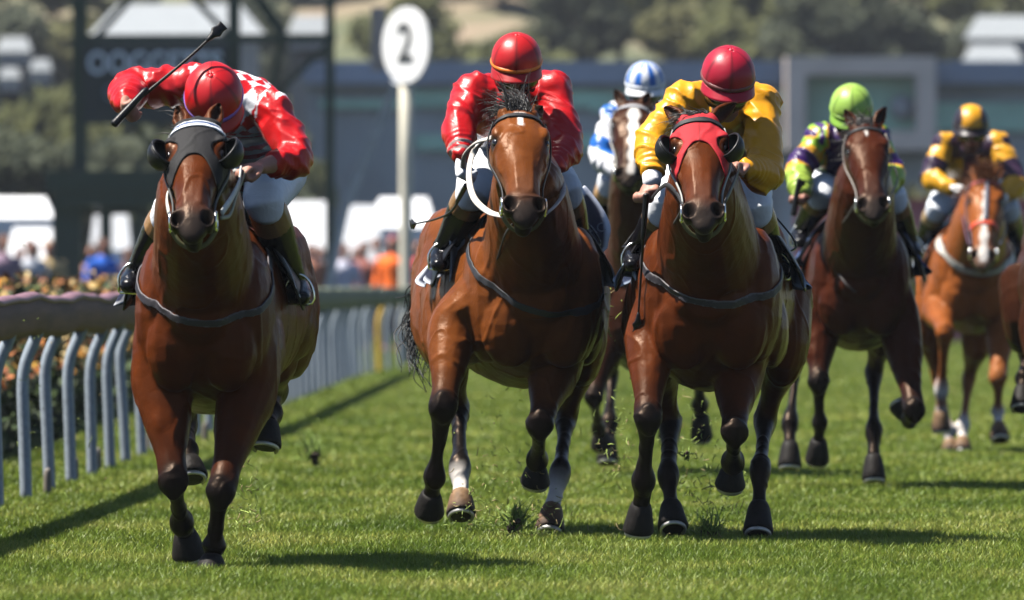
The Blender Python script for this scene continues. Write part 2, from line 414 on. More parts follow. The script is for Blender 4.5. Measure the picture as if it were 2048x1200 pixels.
        r_ = co - bs; ta = r_ @ ax / ln; lx = r_ @ la; fx = r_ @ fr
        q = (ta > .12) & (ta < .95) & (fx > 0) & (np.abs(lx) < .04) & (np.abs(fx) < .05)
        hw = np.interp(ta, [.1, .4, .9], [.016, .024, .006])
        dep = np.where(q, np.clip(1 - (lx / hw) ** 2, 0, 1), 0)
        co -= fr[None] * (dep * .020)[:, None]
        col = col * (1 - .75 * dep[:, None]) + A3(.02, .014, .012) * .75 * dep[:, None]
    # mouth line
    q = on_head & (ht > .84) & (ht < 1.1) & (np.abs(hd + .040) < .009)
    col[q] *= .25
    # broad colour drift and veins / muscle ripples in the skin itself
    co += no * (wob(co, 22, 3, 3) * .003 + np.where(on_head, 0, wob(co * [1, 1, .7], 8, 17, 2) * .009))[:, None]
    ridge = 1 - np.abs(wob(co * [1, 1, .6], 16, 11, 2)); co += no * (np.clip(ridge - .92, 0, 1) * .05)[:, None]
    col *= (1 + .18 * wob(co, 6, 5, 3))[:, None]
    set_co(me, co); set_col(me, np.clip(col, 0, 1))
    H.world = me.copy()
    for a_ in list(H.world.color_attributes): H.world.color_attributes.remove(a_)
    H.body = link_mesh('body', me, M['coat'], root)
    # hooves
    for c, s_, f, wv in H.hooves:
        hb = MB(); ax = unit(s_ - c); ln = max(np.linalg.norm(s_ - c), .07)
        hc = [A3(.014, .012, .011)] * 5
        if wv: hc = [A3(.20, .13, .08), A3(.18, .11, .06), A3(.15, .09, .05), A3(.06, .04, .03), A3(.03, .024, .02)]
        Q = [c - ax * .012, c + ax * ln * .1, c + ax * ln * .5, c + ax * ln * .9, c + ax * ln]
        hs = sp.get('leg', 1.0)
        hb.tube(Q, np.array([.036, .046, .055, .063, .060]) * hs, np.array([.040, .056, .066, .072, .066]) * hs, l, hc, n=20, sub=2, cap=.06)
        hoof = hb.build('hoof', M['hoof'], root, colour=True)
        sh = MB(); y_ = unit(np.cross(ax, l)); x_ = np.cross(y_, ax)
        if np.dot(y_, [0, -1, 0]) < 0: y_ = -y_
        arc = [c + ax * (ln + .006) + (x_ * math.sin(a) * .050 + y_ * math.cos(a) * .058) * hs for a in np.linspace(-2.3, 2.3, 15)]
        sh.tube(arc, .011, .006, ax, n=8, sub=1, cap=.3)
        sh.build('horseshoe', M['shoe'], hoof)
    for s in (-1, 1):
        eb = MB(); eb.ell(HP(.300, s * .0925, .030), (.016 * hm, .023 * hm, .017 * hm), [e2, e1, e3], n=16, m=10)
        eb.build('eye', M['eye'], root)
    return H

def strands(name, starts, dirs, length, mat_, parent, seed, n_seg=7, r=.004, grav=.5, wave=.03, spread=.3):
    r_ = np.random.default_rng(seed); mb = MB()
    for p, d in zip(starts, dirs):
        p = np.array(p, float); d = unit(np.array(d, float) + r_.normal(size=3) * spread); ln = length * r_.uniform(.6, 1.15)
        pts = [p.copy()]; ph = r_.uniform(0, 6.3)
        for k in range(n_seg):
            d = unit(d + A3(0, 0, -grav / n_seg) + r_.normal(size=3) * wave * 6)
            pts.append(pts[-1] + d * ln / n_seg)
        rr = r * r_.uniform(.6, 1.3) * np.linspace(1, .15, len(pts))
        mb.tube(pts, rr, lat=(1, .3, .1), n=5, sub=2, cap=0)
    return mb.build(name, mat_, parent)

def band(H, name, planes, near, off, thick, colfn, mat_, parent, mask=None, smooth_b=6):
    """a strap or hood cut out of the horse's own surface, lifted off it and given a thickness"""
    bm = bmesh.new(); bm.from_mesh(H.world)
    for co, no in planes:
        bmesh.ops.bisect_plane(bm, geom=bm.verts[:] + bm.edges[:] + bm.faces[:], plane_co=Vector(co), plane_no=Vector(no), clear_outer=True)
    if mask is not None:
        dl = [f for f in bm.faces if not mask(np.array(f.calc_center_median()))]
        bmesh.ops.delete(bm, geom=dl, context='FACES')
    if not bm.faces: bm.free(); return None
    seen = set(); best = None; nv = Vector(near); bm.verts.ensure_lookup_table()
    for v in bm.verts:
        if v.index in seen: continue
        st = [v]; comp = []; seen.add(v.index)
        while st:
            q = st.pop(); comp.append(q)
            for e in q.link_edges:
                o = e.other_vert(q)
                if o.index not in seen: seen.add(o.index); st.append(o)
        if len(comp) < 12: dd = 9e9
        else: dd = min((q.co - nv).length for q in comp[::3])
        if best is None or dd < best[0]: best = (dd, comp)
    keep = set(q.index for q in best[1])
    bmesh.ops.delete(bm, geom=[v for v in bm.verts if v.index not in keep], context='VERTS')
    if mask is not None:
        for _ in range(smooth_b):
            mv = {}
            for v in bm.verts:
                nb = [e.other_vert(v) for e in v.link_edges if e.is_boundary]
                if len(nb) == 2: mv[v] = v.co * .4 + (nb[0].co + nb[1].co) * .3
            for v, c in mv.items(): v.co = c
    if mask is None or smooth_b < 5:
        inner = [v for v in bm.verts if not v.is_boundary]
        for _ in range(6): bmesh.ops.smooth_vert(bm, verts=bm.verts[:], factor=.5, use_axis_x=True, use_axis_y=True, use_axis_z=True)
    bm.normal_update()
    for v in bm.verts: v.co += v.normal * off
    me = bpy.data.meshes.new(name); bm.to_mesh(me); bm.free()
    v = get_co(me); set_col(me, np.array([colfn(p) for p in v]))
    o = link_mesh(name, me, mat_, parent)
    sm = o.modifiers.new('solid', 'SOLIDIFY'); sm.thickness = thick; sm.offset = 1
    return o
# ------------------------------------------------------------------ tack, all of it parts of its horse
def tack(H):
    sp = H.sp; root = H.root; HP, L, W = H.HP, H.L, H.W; e1, e2, e3, po, hl, hm = H.e1, H.e2, H.e3, H.po, H.hl, H.hm
    def hc(p): r = p - po; return r @ e1 / hl, r @ e2 / hm, r @ e3 / hm
    eyeL, eyeR = HP(.300, -.100, .030), HP(.300, .100, .030)
    bc = sp.get('brow', [(.012, .012, .014)])
    # hood
    if 'hood' in sp:
        hcol = A3(*sp['hood']); hlow = sp.get('hoodlow', .38)
        def mask(p):
            t, x, d = hc(p)
            if abs(x) > .16 or d > .14 or d < -.12: return False
            if t < -.10: return False
            low = hlow + .27 * min(1, max(0, (abs(x) - .015) / .085)) ** 1.5 if d > -.05 else .66
            if t > low: return False
            for e in (eyeL, eyeR):
                r = p - e
                if (r @ e1 / .056) ** 2 + (r @ e3 / .046) ** 2 + (r @ e2 / .07) ** 2 < 1: return False
            for bs, ax, ln, fr, la in H.ears:
                r = p - bs; a = r @ ax
                if a > .012 and np.linalg.norm(r - ax * a) < .050: return False
            return True
        seam = lambda p: hcol * (.55 if abs(hc(p)[1]) < .0035 and hc(p)[2] > 0 else 1)
        hood = band(H, 'hood', [(HP(.80, 0, 0), e1), (HP(-.10, 0, 0), -e1)], HP(.15, 0, .07), .002, .004, seam, M['hood'], root, mask, 14)
        for s, e in ((-1, eyeL), (1, eyeR)):
            cb = MB(); f = unit(-e3 * .75 + e2 * s * .62 + e1 * .15); x = unit(np.cross(f, e1)); y = np.cross(f, x)
            n, m = 20, 8; rows = []
            R = (.054, .066, .058)
            c0 = e + e2 * s * .016 + e3 * .012
            for i in range(m + 1):
                th = math.radians(6 + i * 11.5)
                rows += [c0 + (x * math.cos(a) * math.sin(th) * R[0] + y * math.sin(a) * math.sin(th) * R[1] + f * math.cos(th) * R[2]) for a in np.linspace(0, 2 * np.pi, n, endpoint=False)]
            F = [(i * n + j, i * n + (j + 1) % n, (i + 1) * n + (j + 1) % n, (i + 1) * n + j) for i in range(m) for j in range(n)] + [tuple(range(n))]
            cb.add(rows, F, (.0, 0, 0)); o = cb.build('eye_cup', M['leather'], hood)
            sm = o.modifiers.new('s', 'SOLIDIFY'); sm.thickness = .004
            rim = MB(); last = rows[-n:]; rim.tube(last + [last[0]], .006, lat=f, n=8, sub=2, cap=0); rim.build('cup_rim', M['leather'], hood)
    # browband
    bw = sp.get('browh', .013)
    def bcol(p):
        k = abs((p - HP(.075, 0, 0)) @ e1) / bw
        return A3(*bc[0]) if len(bc) == 1 or k < .45 else A3(*bc[1])
    off = .007 if 'hood' in sp else .002
    tb = sp.get('browt', .085)
    band(H, 'browband', [(HP(tb, 0, 0) + e1 * bw, e1), (HP(tb, 0, 0) - e1 * bw, -e1)], HP(tb, 0, .07), off, .006, bcol, M['strap'], root,
         lambda p: hc(p)[2] > -.075 and abs(hc(p)[1]) < .15, 2)
    # cheekpieces, bit and noseband
    wc = A3(*sp.get('cheek', (.012, .012, .014)))
    for s in (-1, 1):
        mb = MB(); path = [H.hsurf(t, s * a, .012) for t, a in ((.08, 78), (.20, 92), (.34, 102), (.5, 100), (.66, 98), (.80, 100))]
        mb.tube(path, .008, .004, e3, wc, n=8, sub=4, cap=.2); mb.build('cheekpiece', M['strap'], root, colour=True)
        mb = MB(); c = HP(.83, s * .082, -.022)
        mb.tube([c + (e1 * math.cos(a) + e3 * math.sin(a)) * .034 for a in np.linspace(0, 2 * np.pi, 17)], .0055, lat=e2, n=8, sub=1, cap=0)
        mb.build('bit_ring', M['steel'], root)
    mb = MB(); mb.tube([HP(.83, -.084, -.05), HP(.90, -.05, -.085), HP(.92, 0, -.102), HP(.90, .05, -.085), HP(.83, .084, -.05)], .006, .010, e1, (.12, .115, .05), n=8, sub=3)
    mb.build('chin_strap', M['strap'], root, colour=True)
    if 'noseband' in sp:
        tn, hw, colr = sp['noseband']
        band(H, 'noseband', [(HP(tn, 0, 0) + e1 * hw, e1), (HP(tn, 0, 0) - e1 * hw, -e1)], HP(tn, 0, .06), .002, .006, lambda p: A3(*colr), M['strap'], root, lambda p: abs(hc(p)[1]) < .14 and hc(p)[2] > -.15, 1)
    if 'facestrap' in sp:
        mb = MB(); mb.tube([H.hsurf(t, 4, .008) for t in (.10, .25, .42, .56)], .013, .004, e2, sp['facestrap'], n=8, sub=4, cap=.2); mb.build('face_strap', M['strap'], root, colour=True)
    # breast strap
    if 'breast' in sp:
        q = [W(*p) for p in sp['breast'][:3]]; bcs = sp['breast'][3]; hw = sp['breast'][4]
        n_ = unit(np.cross(q[1] - q[0], q[2] - q[0]))
        if n_[1] > 0: n_ = -n_
        cen = (q[0] + q[2]) / 2
        def col(p):
            k = abs((p - q[0]) @ n_) / hw
            return A3(*bcs[0]) if k < .68 else A3(*bcs[1])
        band(H, 'breast_strap', [(q[0] + n_ * hw, n_), (q[0] - n_ * hw, -n_)], q[1], .003, .006, col, M['strap'], root,
             lambda p: (p - H.O) @ H.b < .62 and p[2] > H.zb + .1, 2)
    if sp.get('plain'): return
    # saddle cloth
    cc = sp.get('cloth', [(.012, .016, .04), (.62, .63, .66)]); wm = H.wm; zt = H.zt
    sec = [(0, .012), (.09, .0), (.17, -.06), (.235, -.14), (.275, -.22), (.30, -.29), (.31, -.35)]
    sx = np.array([q[0] for q in sec]) * wm; sz = np.array([q[1] for q in sec]) * H.D
    nu, nv = 45, 13; rows = []; cols = []
    r_ = np.random.default_rng(sp['cx'])
    ph = r_.uniform(0, 6, 4)
    for i in range(nv):
        v = i / (nv - 1); dy = .44 + v * .46
        for j in range(nu):
            u = (j / (nu - 1)) * 2 - 1; a = abs(u) * 6
            x = np.interp(a, range(7), sx); z = np.interp(a, range(7), sz); s = 1 if u > 0 else -1
            k = max(0, abs(u) - .45) / .55
            wv = k * k * (.035 * math.sin(v * 9 + ph[0] + (s > 0) * 2) + .03 * math.sin(v * 17 + a * 1.5 + ph[1]) + .015 * (1 - v) ** 2 + .01 * v * v)
            rows.append(L(s * (x + .012 + wv), dy + .03 * k * math.sin(a * 2 + ph[2]), zt + .008 + z + .03 * k * math.sin(v * 8 + ph[3]) * k))
            e = min(1 - abs(u), v * .55, (1 - v) * .55)
            cols.append(A3(*cc[1]) if e < .045 else A3(*cc[0]))
    me = bpy.data.meshes.new('saddle_cloth')
    me.from_pydata([tuple(p) for p in rows], [], [(i * nu + j, i * nu + j + 1, (i + 1) * nu + j + 1, (i + 1) * nu + j) for i in range(nv - 1) for j in range(nu - 1)])
    set_col(me, np.array(cols)); o = link_mesh('saddle_cloth', me, M['cloth'], root)
    sm = o.modifiers.new('s', 'SOLIDIFY'); sm.thickness = .006; ss = o.modifiers.new('d', 'SUBSURF'); ss.levels = ss.render_levels = 1
    # loose corners of the cloth lifted by the wind
    for fl_ in sp.get('flaps', []):
        inn = catmull([W(*q) for q in fl_['i']], 8); out = catmull([W(*q) for q in fl_['o']], 8); n = len(inn); rows = []; cols = []
        for a_ in range(n):
            for k in range(9):
                u_ = k / 8; p_ = inn[a_] * (1 - u_) + out[a_] * u_ + A3(0, -.025 * math.sin(u_ * 5 + a_ * .35), .008 * math.sin(u_ * 7 + a_ * .5))
                rows.append(p_); e_ = min(1 - u_, min(a_, n - 1 - a_) / n * 1.4)
                cols.append(A3(*fl_['c'][1]) if e_ < .13 else A3(*fl_['c'][0]))
        me = bpy.data.meshes.new('cloth_flap'); me.from_pydata([tuple(p) for p in rows], [], [(i * 9 + j, i * 9 + j + 1, (i + 1) * 9 + j + 1, (i + 1) * 9 + j) for i in range(n - 1) for j in range(8)])
        set_col(me, np.array(cols)); fo = link_mesh('cloth_flap', me, M['cloth'], root)
        sm = fo.modifiers.new('s', 'SOLIDIFY'); sm.thickness = .006; ss = fo.modifiers.new('d', 'SUBSURF'); ss.levels = ss.render_levels = 1
        if 'text' in fl_:
            tx, q, sc_, rot = fl_['text']; cu = bpy.data.curves.new('t', 'FONT'); cu.body = tx; cu.size = sc_; cu.extrude = .001; ob = bpy.data.objects.new('t', cu); COL.objects.link(ob)
            dg = bpy.context.evaluated_depsgraph_get(); dg.update(); me = bpy.data.meshes.new_from_object(ob.evaluated_get(dg)); bpy.data.objects.remove(ob)
            me.transform(Matrix.Translation(Vector(W(*q))) @ Matrix.Rotation(rot, 4, 'Y') @ Matrix.Rotation(math.pi / 2, 4, 'X')); set_col(me, np.repeat(A3(.30, .31, .35)[None], len(me.vertices), 0)); link_mesh('lettering', me, M['cloth'], fo, smooth=False)
    # saddle
    mb = MB()
    mb.tube([L(0, .50, zt + .055), L(0, .62, zt + .045), L(0, .80, zt + .025), L(0, .98, zt + .05)], [.07, .10, .12, .11], [.04, .035, .03, .035], H.l, n=16)
    for s in (-1, 1):
        mb.tube([L(s * .10 * wm, .62, zt + .01), L(s * .22 * wm, .58, zt - .10), L(s * .305 * wm, .56, zt - .24), L(s * .335 * wm, .58, zt - .33)], [.16, .17, .15, .10], [.018, .014, .012, .01], H.b, n=14)
    mb.build('saddle', M['leather'], root)
    # reins
    for r in sp.get('reins', []):
        pts = [W(*q) for q in r['p']]
        mb = MB(); mb.tube(pts, r.get('w', .009), r.get('h', .004), r.get('lat', (0, .6, .8)), r.get('col', (.012, .012, .013)), n=8, sub=6, cap=.2)
        mb.build('rein', M['strap'], root, colour=True)
    # mane, forelock, tail
    hm_ = M['hair_red'] if sp is SPEC['F'] else M['hair']
    st = []; dr = []; cr = catmull(H.crest, 8)
    side = sp.get('mane_side', -1)
    for i, p in enumerate(cr):
        for k in range(9): st.append(p + A3(rng.uniform(-.02, .02), rng.uniform(-.03, .03), -.015)); dr.append(H.l * side * .8 + A3(0, .9, .35))
    strands('mane', st, dr, .17, hm_, root, sp['cx'], r=.004, grav=1.1, spread=.35)
    fl = sp.get('forelock')
    if fl:
        st = [HP(rng.uniform(-.05, .03), rng.uniform(-.045, .045), .05) for _ in range(340)]; dr = [A3(fl[0], fl[1], fl[2])] * 340
        strands('forelock', st, dr, fl[3], hm_, root, sp['cx'] + 1, r=.0030, grav=.8, spread=.34, wave=.02)
    tl = sp.get('tail'); t0 = L(0, 1.9, H.zb + .58 * H.D)
    if tl:
        pts = [t0] + [W(*q) for q in tl]; cc_ = catmull(pts, 6); mb = MB(); r_ = np.random.default_rng(5)
        for k in range(150):
            of = r_.normal(size=3) * A3(.040, .05, .045); n = r_.integers(len(cc_) // 2, len(cc_) + 1); u = np.linspace(0, 1, n)[:, None]
            ph = r_.uniform(0, 6.3, 3); q = cc_[:n] + of * u ** .6 + np.hstack([np.sin(u * 15 + ph[0]) * .022, np.sin(u * 13 + ph[1]) * .02, np.sin(u * 14 + ph[2]) * .020]) * u
            mb.tube(q, .007 * np.linspace(1, .2, n), lat=(1, 0, .2), n=5, sub=2, cap=0)
        mb.build('tail', hm_, root)
    else:
        strands('tail', [t0 + rng.normal(size=3) * .02 for _ in range(60)], [H.b * .8 + A3(0, 0, .0)] * 60, .50, hm_, root, sp['cx'] + 2, r=.008, grav=1.8, wave=.012, spread=.06)
# ------------------------------------------------------------------ riders
SKIN = A3(.35, .165, .12)
def hand(mb, wr, d, n, part=9, s=1, size=1.0):
    """a closed hand: palm, four curled fingers and a thumb; d = wrist to knuckles, n = side the fingers curl to"""
    d = unit(d); n = unit(n - d * np.dot(n, d)); l = np.cross(d, n) * s; k = size
    mb.tube([wr, wr + d * .035 * k, wr + d * .085 * k], [.026 * k, .037 * k, .040 * k], [.020 * k, .019 * k, .017 * k], l, (part, 0, 0), n=12, sub=3)
    for i, (o, ln) in enumerate(((-.031, .92), (-.011, 1.0), (.010, .95), (.030, .80))):
        b = wr + d * .085 * k + l * o * k
        p1 = b + (d * .020 + n * .014) * k * ln; p2 = p1 + (-d * .008 + n * .024) * k * ln; p3 = p2 + (-d * .026 - n * .008) * k * ln
        mb.tube([b, p1, p2, p3], [.0105 * k, .0105 * k, .0095 * k, .008 * k], lat=l, tag=(part, 0, 0), n=8, sub=3, cap=.8)
    t0 = wr + d * .030 * k - l * .030 * k; t1 = t0 + (d * .030 - l * .016 + n * .022) * k; t2 = t1 + (d * .016 + l * .018 + n * .022) * k
    mb.tube([t0, t1, t2], [.014 * k, .0115 * k, .009 * k], lat=n, tag=(part, 0, 0), n=8, sub=3, cap=.8)

def make_jockey(key, H, J):
    W = H.W; g = {k: W(*J[k]) for k in ('head', 'neck', 'shL', 'shR', 'elL', 'elR', 'wrL', 'wrR', 'hL', 'hR', 'chest', 'pelvis', 'kneeL', 'kneeR', 'ankL', 'ankR', 'toeL', 'toeR')}
    base = (float(g['pelvis'][0]), float(g['pelvis'][1]), float(H.zt))
    root = empty('person', base, J['label'], 'jockey', 'jockeys riding in the race')
    lat = unit(g['shR'] - g['shL']); spine = unit(g['neck'] - g['pelvis']); ll = lat
    # head frame
    p, yw, rl = math.radians(J.get('pitch', 25)), math.radians(J.get('yaw', 0)), math.radians(J.get('roll', 0))
    f = A3(math.sin(yw) * math.cos(p), -math.cos(yw) * math.cos(p), -math.sin(p)); x = unit(A3(math.cos(yw), math.sin(yw), 0)); u = np.cross(f, x)
    if u[2] < 0 and p < 1.5: u = -u
    x, u = x * math.cos(rl) + u * math.sin(rl), u * math.cos(rl) - x * math.sin(rl)
    hc = g['head']; hr = J.get('hr', .104)
    def HQ(a, b, c): return hc + x * a + f * b + u * c
    hipc = g['pelvis']
    hips = {s: hipc + ll * sg * .095 for s, sg in (('L', -1), ('R', 1))}
    def torso(mb, e, part):
        mb.tube([g['pelvis'], g['pelvis'] * .55 + g['chest'] * .45, g['chest'], g['neck'] * .6 + g['chest'] * .4], np.array([.15, .135, .175, .12]) + e, np.array([.12, .105, .12, .085]) + e, ll, [(part, 0, 0), (part, .4, 0), (part, .8, 0), (part, 1, 0)], n=20, sub=4)
        mb.tube([g['shL'], g['chest'] * .5 + (g['shL'] + g['shR']) * .25, g['shR']], np.array([.066, .09, .066]) + e, lat=spine, tag=(part, .9, 0), n=14, sub=5, cap=.9)
    def arm(mb, s, e, part, upto=1.0, loose=0):
        a, b, c = g['sh' + s], g['el' + s], g['wr' + s]
        P = [a, a * .5 + b * .5, b, b * .5 + c * .5, c]; R = np.array([.058, .048, .042, .038, .027]) + e
        if loose: R = R + np.array([.000, .007, .011, .009, .001])
        T = [(part, t, 0) for t in (0, .25, .5, .75, 1)]
        if upto < 1:
            q = (upto - .5) * 2; P[4] = b * (1 - q) + c * q; P[3] = b * (1 - q / 2) + c * q / 2
        mb.tube(P, R, lat=(0, 1, .2), tag=T, n=14, sub=4, cap=.7)
    def leg(mb, s, e, part, foot=True):
        a, b, c, t = hips[s], g['knee' + s], g['ank' + s], g['toe' + s]
        mb.tube([a, a * .5 + b * .5, b + unit(a - b) * .02], np.array([.10, .082, .062]) + e, lat=(1, 0, 0), tag=[(part, 0, 0), (part, .5, 0), (part, 1, 0)], n=14, sub=4)
        mb.tube([b, b * .65 + c * .35, c], np.array([.056, .048, .028]) + e, lat=(1, 0, 0), tag=[(part, 1, 0), (part, 1.4, 0), (part, 2, 0)], n=14, sub=4)
    # continuous body under the clothes
    mb = MB()
    torso(mb, 0, 0)
    for s, pa in (('L', 1), ('R', 2)):
        arm(mb, s, 0, pa); leg(mb, s, 0, 3)
        c, t = g['ank' + s], g['toe' + s]; he = c + unit(c - g['knee' + s]) * .045 + A3(0, .03, 0); mb.tube([c, he, he * .6 + t * .4], [.024, .020, .014], [.022, .018, .012], (1, 0, 0), (3, 0, 0), n=12)
        d = g['h' + s] - g['wr' + s]; hand(mb, g['wr' + s], d, A3(*J.get('curl' + s, (0, -.5, -1))), 9, J.get('mir' + s, 1 if s == 'L' else -1), 1.05)
    mb.tube([g['chest'] * .3 + g['neck'] * .7, g['neck'], HQ(0, -.02, -.04)], [.075, .058, .06], lat=ll, tag=(8, 0, 0), n=14)
    mb.ell(HQ(0, -.01, .02), (.074, .094, .098), [x, f, u], (8, 0, 0), n=18, m=12)
    mb.ell(HQ(0, .030, -.075), (.052, .062, .052), [x, f, u], (8, 0, 0))                  # jaw
    mb.tube([HQ(0, .082, -.010), HQ(0, .104, -.046), HQ(0, .094, -.056)], [.010, .015, .012], lat=x, tag=(8, 0, 0), n=8)   # nose
    mb.tube([HQ(-.024, .080, -.082), HQ(0, .090, -.081), HQ(.024, .080, -.082)], .0085, lat=u, tag=(10, 0, 0), n=8)         # lips
    for s in (-1, 1): mb.ell(HQ(s * .076, -.012, -.025), (.010, .020, .030), [x, f, u], (8, 0, 0))
    me, tg = remesh(mb, .0062, 3, .5)
    part = np.round(tg[:, 0]); c = np.repeat(SKIN[None], len(tg), 0); c[part == 10] = (.36, .13, .11)
    gl = J.get('gloves')
    if gl is not None: c[part == 9] = gl
    c = diffuse(c, edges_of(me), 2); set_col(me, c); link_mesh('body', me, M['skin'], root)
    # shirt
    mb = MB(); torso(mb, .014, 0); cu = J.get('cuff', (1.0, 1.0))
    for s, pa, up in (('L', 1, cu[0]), ('R', 2, cu[1])):
        arm(mb, s, .012, pa, up, 1); mb.ell(g['sh' + s], (.080, .080, .075), None, (pa, 0, 0))
    mb.tube([g['neck'] * .75 + g['chest'] * .25, g['neck']], [.085, .075], lat=ll, tag=(0, 1.05, 0), n=14, cap=.3)
    me, tg = remesh(mb, .0068, 9, .5); co = get_co(me); no = get_no(me); E_ = edges_of(me)
    pa_ = np.round(tg[:, 0]); oh = diffuse(np.stack([pa_ == 0, pa_ == 1, pa_ == 2], 1).astype(float), E_, 25); pa_ = oh.argmax(1).astype(float)
    tg = np.stack([pa_, diffuse(tg[:, 1:2], E_, 18)[:, 0]], 1)
    fold = wob(co * [1.2, .4, .55] + co[:, [2, 0, 1]] * [.5, .1, .1], 30, ord(key), 2)
    amp = .006 * (1 + .9 * (np.round(tg[:, 0]) > 0))
    f2 = np.clip(1 - np.abs(wob(co * [1.0, .6, .8] + co[:, [2, 0, 1]] * [.7, .2, .3], 30, ord(key) + 7, 2)) * 2.6, 0, 1) ** 2
    co += no * ((1 - np.abs(fold) * 2.2) * amp * .8 + f2 * .0068 * (1 + .5 * (tg[:, 0] > 0)) + np.where(tg[:, 0] > 0, np.sin(tg[:, 1] * 90 + 3 * wob(co, 18, 8, 1)) * .0022 * smoothstep(.6, .95, tg[:, 1]), 0))[:, None] + no * (wob(co, 40, 4, 1) * .0008)[:, None]
    rel = co - g['chest']; loc = np.stack([rel @ ll, rel @ spine, rel @ unit(np.cross(ll, spine))], 1)
    cols = J['silk'](loc, tg[:, 0], tg[:, 1], co)
    set_co(me, co); set_col(me, cols); link_mesh('shirt', me, M['silk'], root)
    # white cuffs
    for s in J.get('cuffs', ''):
        a, c_ = g['el' + s], g['wr' + s]; mb = MB(); mb.tube([a * .18 + c_ * .82, c_, c_ + unit(c_ - a) * .012], [.042, .038, .037], lat=(1, 0, 0), tag=(.74, .74, .78), n=16); mb.build('cuff', M['breeches'], root, colour=True)
    # breeches
    mb = MB(); mb.tube([g['pelvis'] + spine * .10, g['pelvis'], g['pelvis'] - spine * .06], [.150, .165, .13], [.12, .135, .11], ll, (0, 0, 0), n=18)
    for s in 'LR':
        a, b, c_ = hips[s], g['knee' + s], g['ank' + s]
        mb.tube([a, a * .5 + b * .5, b, b * .86 + c_ * .14], [.118, .096, .076, .062], lat=(1, 0, 0), tag=(0, 0, 0), n=16, sub=4)
    me, tg = remesh(mb, .009, 4, .5); co = get_co(me); no = get_no(me)
    co += no * ((1 - np.abs(wob(co, 24, 3, 2)) * 2) * .003)[:, None]; set_co(me, co)
    set_col(me, np.repeat(A3(*J.get('breech', (.74, .76, .80)))[None], len(co), 0)); link_mesh('breeches', me, M['breeches'], root)
    # boots with their tan tops
    tan = A3(*J.get('tan', (.25, .135, .055)))
    for s in 'LR':
        b, c_, t = g['knee' + s], g['ank' + s], g['toe' + s]; mb = MB()
        q = b * .92 + c_ * .08
        mb.tube([q, b * .70 + c_ * .30, b * .35 + c_ * .65, c_], [.072, .074, .062, .050], lat=(1, 0, 0), tag=[(0, 0, 0), (0, .3, 0), (0, .65, 0), (0, 1, 0)], n=16, sub=5)
        heel = c_ + unit(c_ - b) * .045 + A3(0, .03, 0)
        mb.tube([c_, heel, heel * .45 + t * .55, t], [.050, .048, .048, .034], [.052, .044, .036, .028], (1, 0, 0), (0, 1, 0), n=14, sub=4, cap=.8)
        mb.tube([heel + A3(0, .0, -.030), heel * .4 + t * .6 + A3(0, 0, -.03), t + A3(0, 0, -.018)], [.036, .040, .026], .010, (1, 0, 0), (1, 1, 0), n=12)
        me, tg = remesh(mb, .0065, 3, .5); co = get_co(me)
        tt = tg[:, 1]; tl = J.get('tanlen', .30)
        ax = c_ - b; tpar = (co - b) @ ax / (ax @ ax)
        cc = np.where((tpar < tl)[:, None], tan[None], A3(.005, .005, .007)[None]); set_col(me, cc); bo = link_mesh('boot', me, M['boot'], root)
        # stirrup iron and leather hang from the saddle: parts of the horse
        mid = heel * .45 + t * .55; sl = MB(); sg = -1 if s == 'L' else 1
        sl.tube([mid + A3(-.048, 0, -.04), mid + A3(-.050, 0, .02), mid + A3(-.018, 0, .062), mid + A3(.018, 0, .062), mid + A3(.050, 0, .02), mid + A3(.048, 0, -.04), mid + A3(-.048, 0, -.04)], .005, lat=(0, 1, 0), n=8, sub=3, cap=0)
        st = sl.build('stirrup_iron', M['steel'], H.root)
        sl = MB(); sl.tube([mid + A3(0, 0, .062), H.L(sg * .31 * H.wm, .66, H.zt - .16), H.L(sg * .2 * H.wm, .68, H.zt + .0)], .013, .004, (0, 1, 0), n=8, sub=4); sl.build('stirrup_leather', M['leather'], H.root)
    # helmet
    cap = J['cap']; mb = MB(); n, m = 48, 16; rows = []; cols = []
    hr = hr * .94; kx, ky, kz = hr, hr * 1.22, hr * 1.06
    for i in range(m + 1):
        th = math.radians(1 + 97 * i / m)
        for j in range(n):
            a = 2 * np.pi * j / n; pf = 1 + .010 * math.cos(6 * a) * math.sin(th) + .006 * math.sin(23 * a + i) * (th > 1.2) 
            rows.append(HQ(kx * math.sin(th) * math.sin(a) * pf, ky * math.sin(th) * math.cos(a) * pf - .006, .022 + kz * math.cos(th) * pf)); cols.append(cap(a, th))
    F = [(i * n + j, i * n + (j + 1) % n, (i + 1) * n + (j + 1) % n, (i + 1) * n + j) for i in range(m) for j in range(n)] + [tuple(range(n))]
    me = bpy.data.meshes.new('helmet'); me.from_pydata([tuple(q) for q in rows], [], F); set_col(me, np.array(cols))
    hel = link_mesh('helmet', me, M['cap'], root); sm = hel.modifiers.new('s', 'SOLIDIFY'); sm.thickness = .008; sm.offset = -1
    # rim band
    th = math.radians(94); mb = MB()
    mb.tube([HQ(kx * 1.05 * math.sin(th) * math.sin(a), ky * 1.05 * math.sin(th) * math.cos(a) - .006, .022 + kz * math.cos(th)) for a in np.linspace(0, 2 * np.pi, 33)], .010, .007, u, J['rim'], n=8, sub=1, cap=0)
    mb.build('rim_band', M['cap'], hel, colour=True)
    # peak
    rows = []; na, nr = 25, 6
    for i in range(nr):
        r = i / (nr - 1)
        for j in range(na):
            a = math.radians(-78 + 156 * j / (na - 1)); ex = .99 + r * .30 * math.cos(a) ** 1.2 * J.get('peak', 1.0)
            rows.append(HQ(kx * ex * math.sin(a), ky * ex * math.cos(a) - .006, .001 - r * .030 - .012 * r * math.sin(a) ** 2))
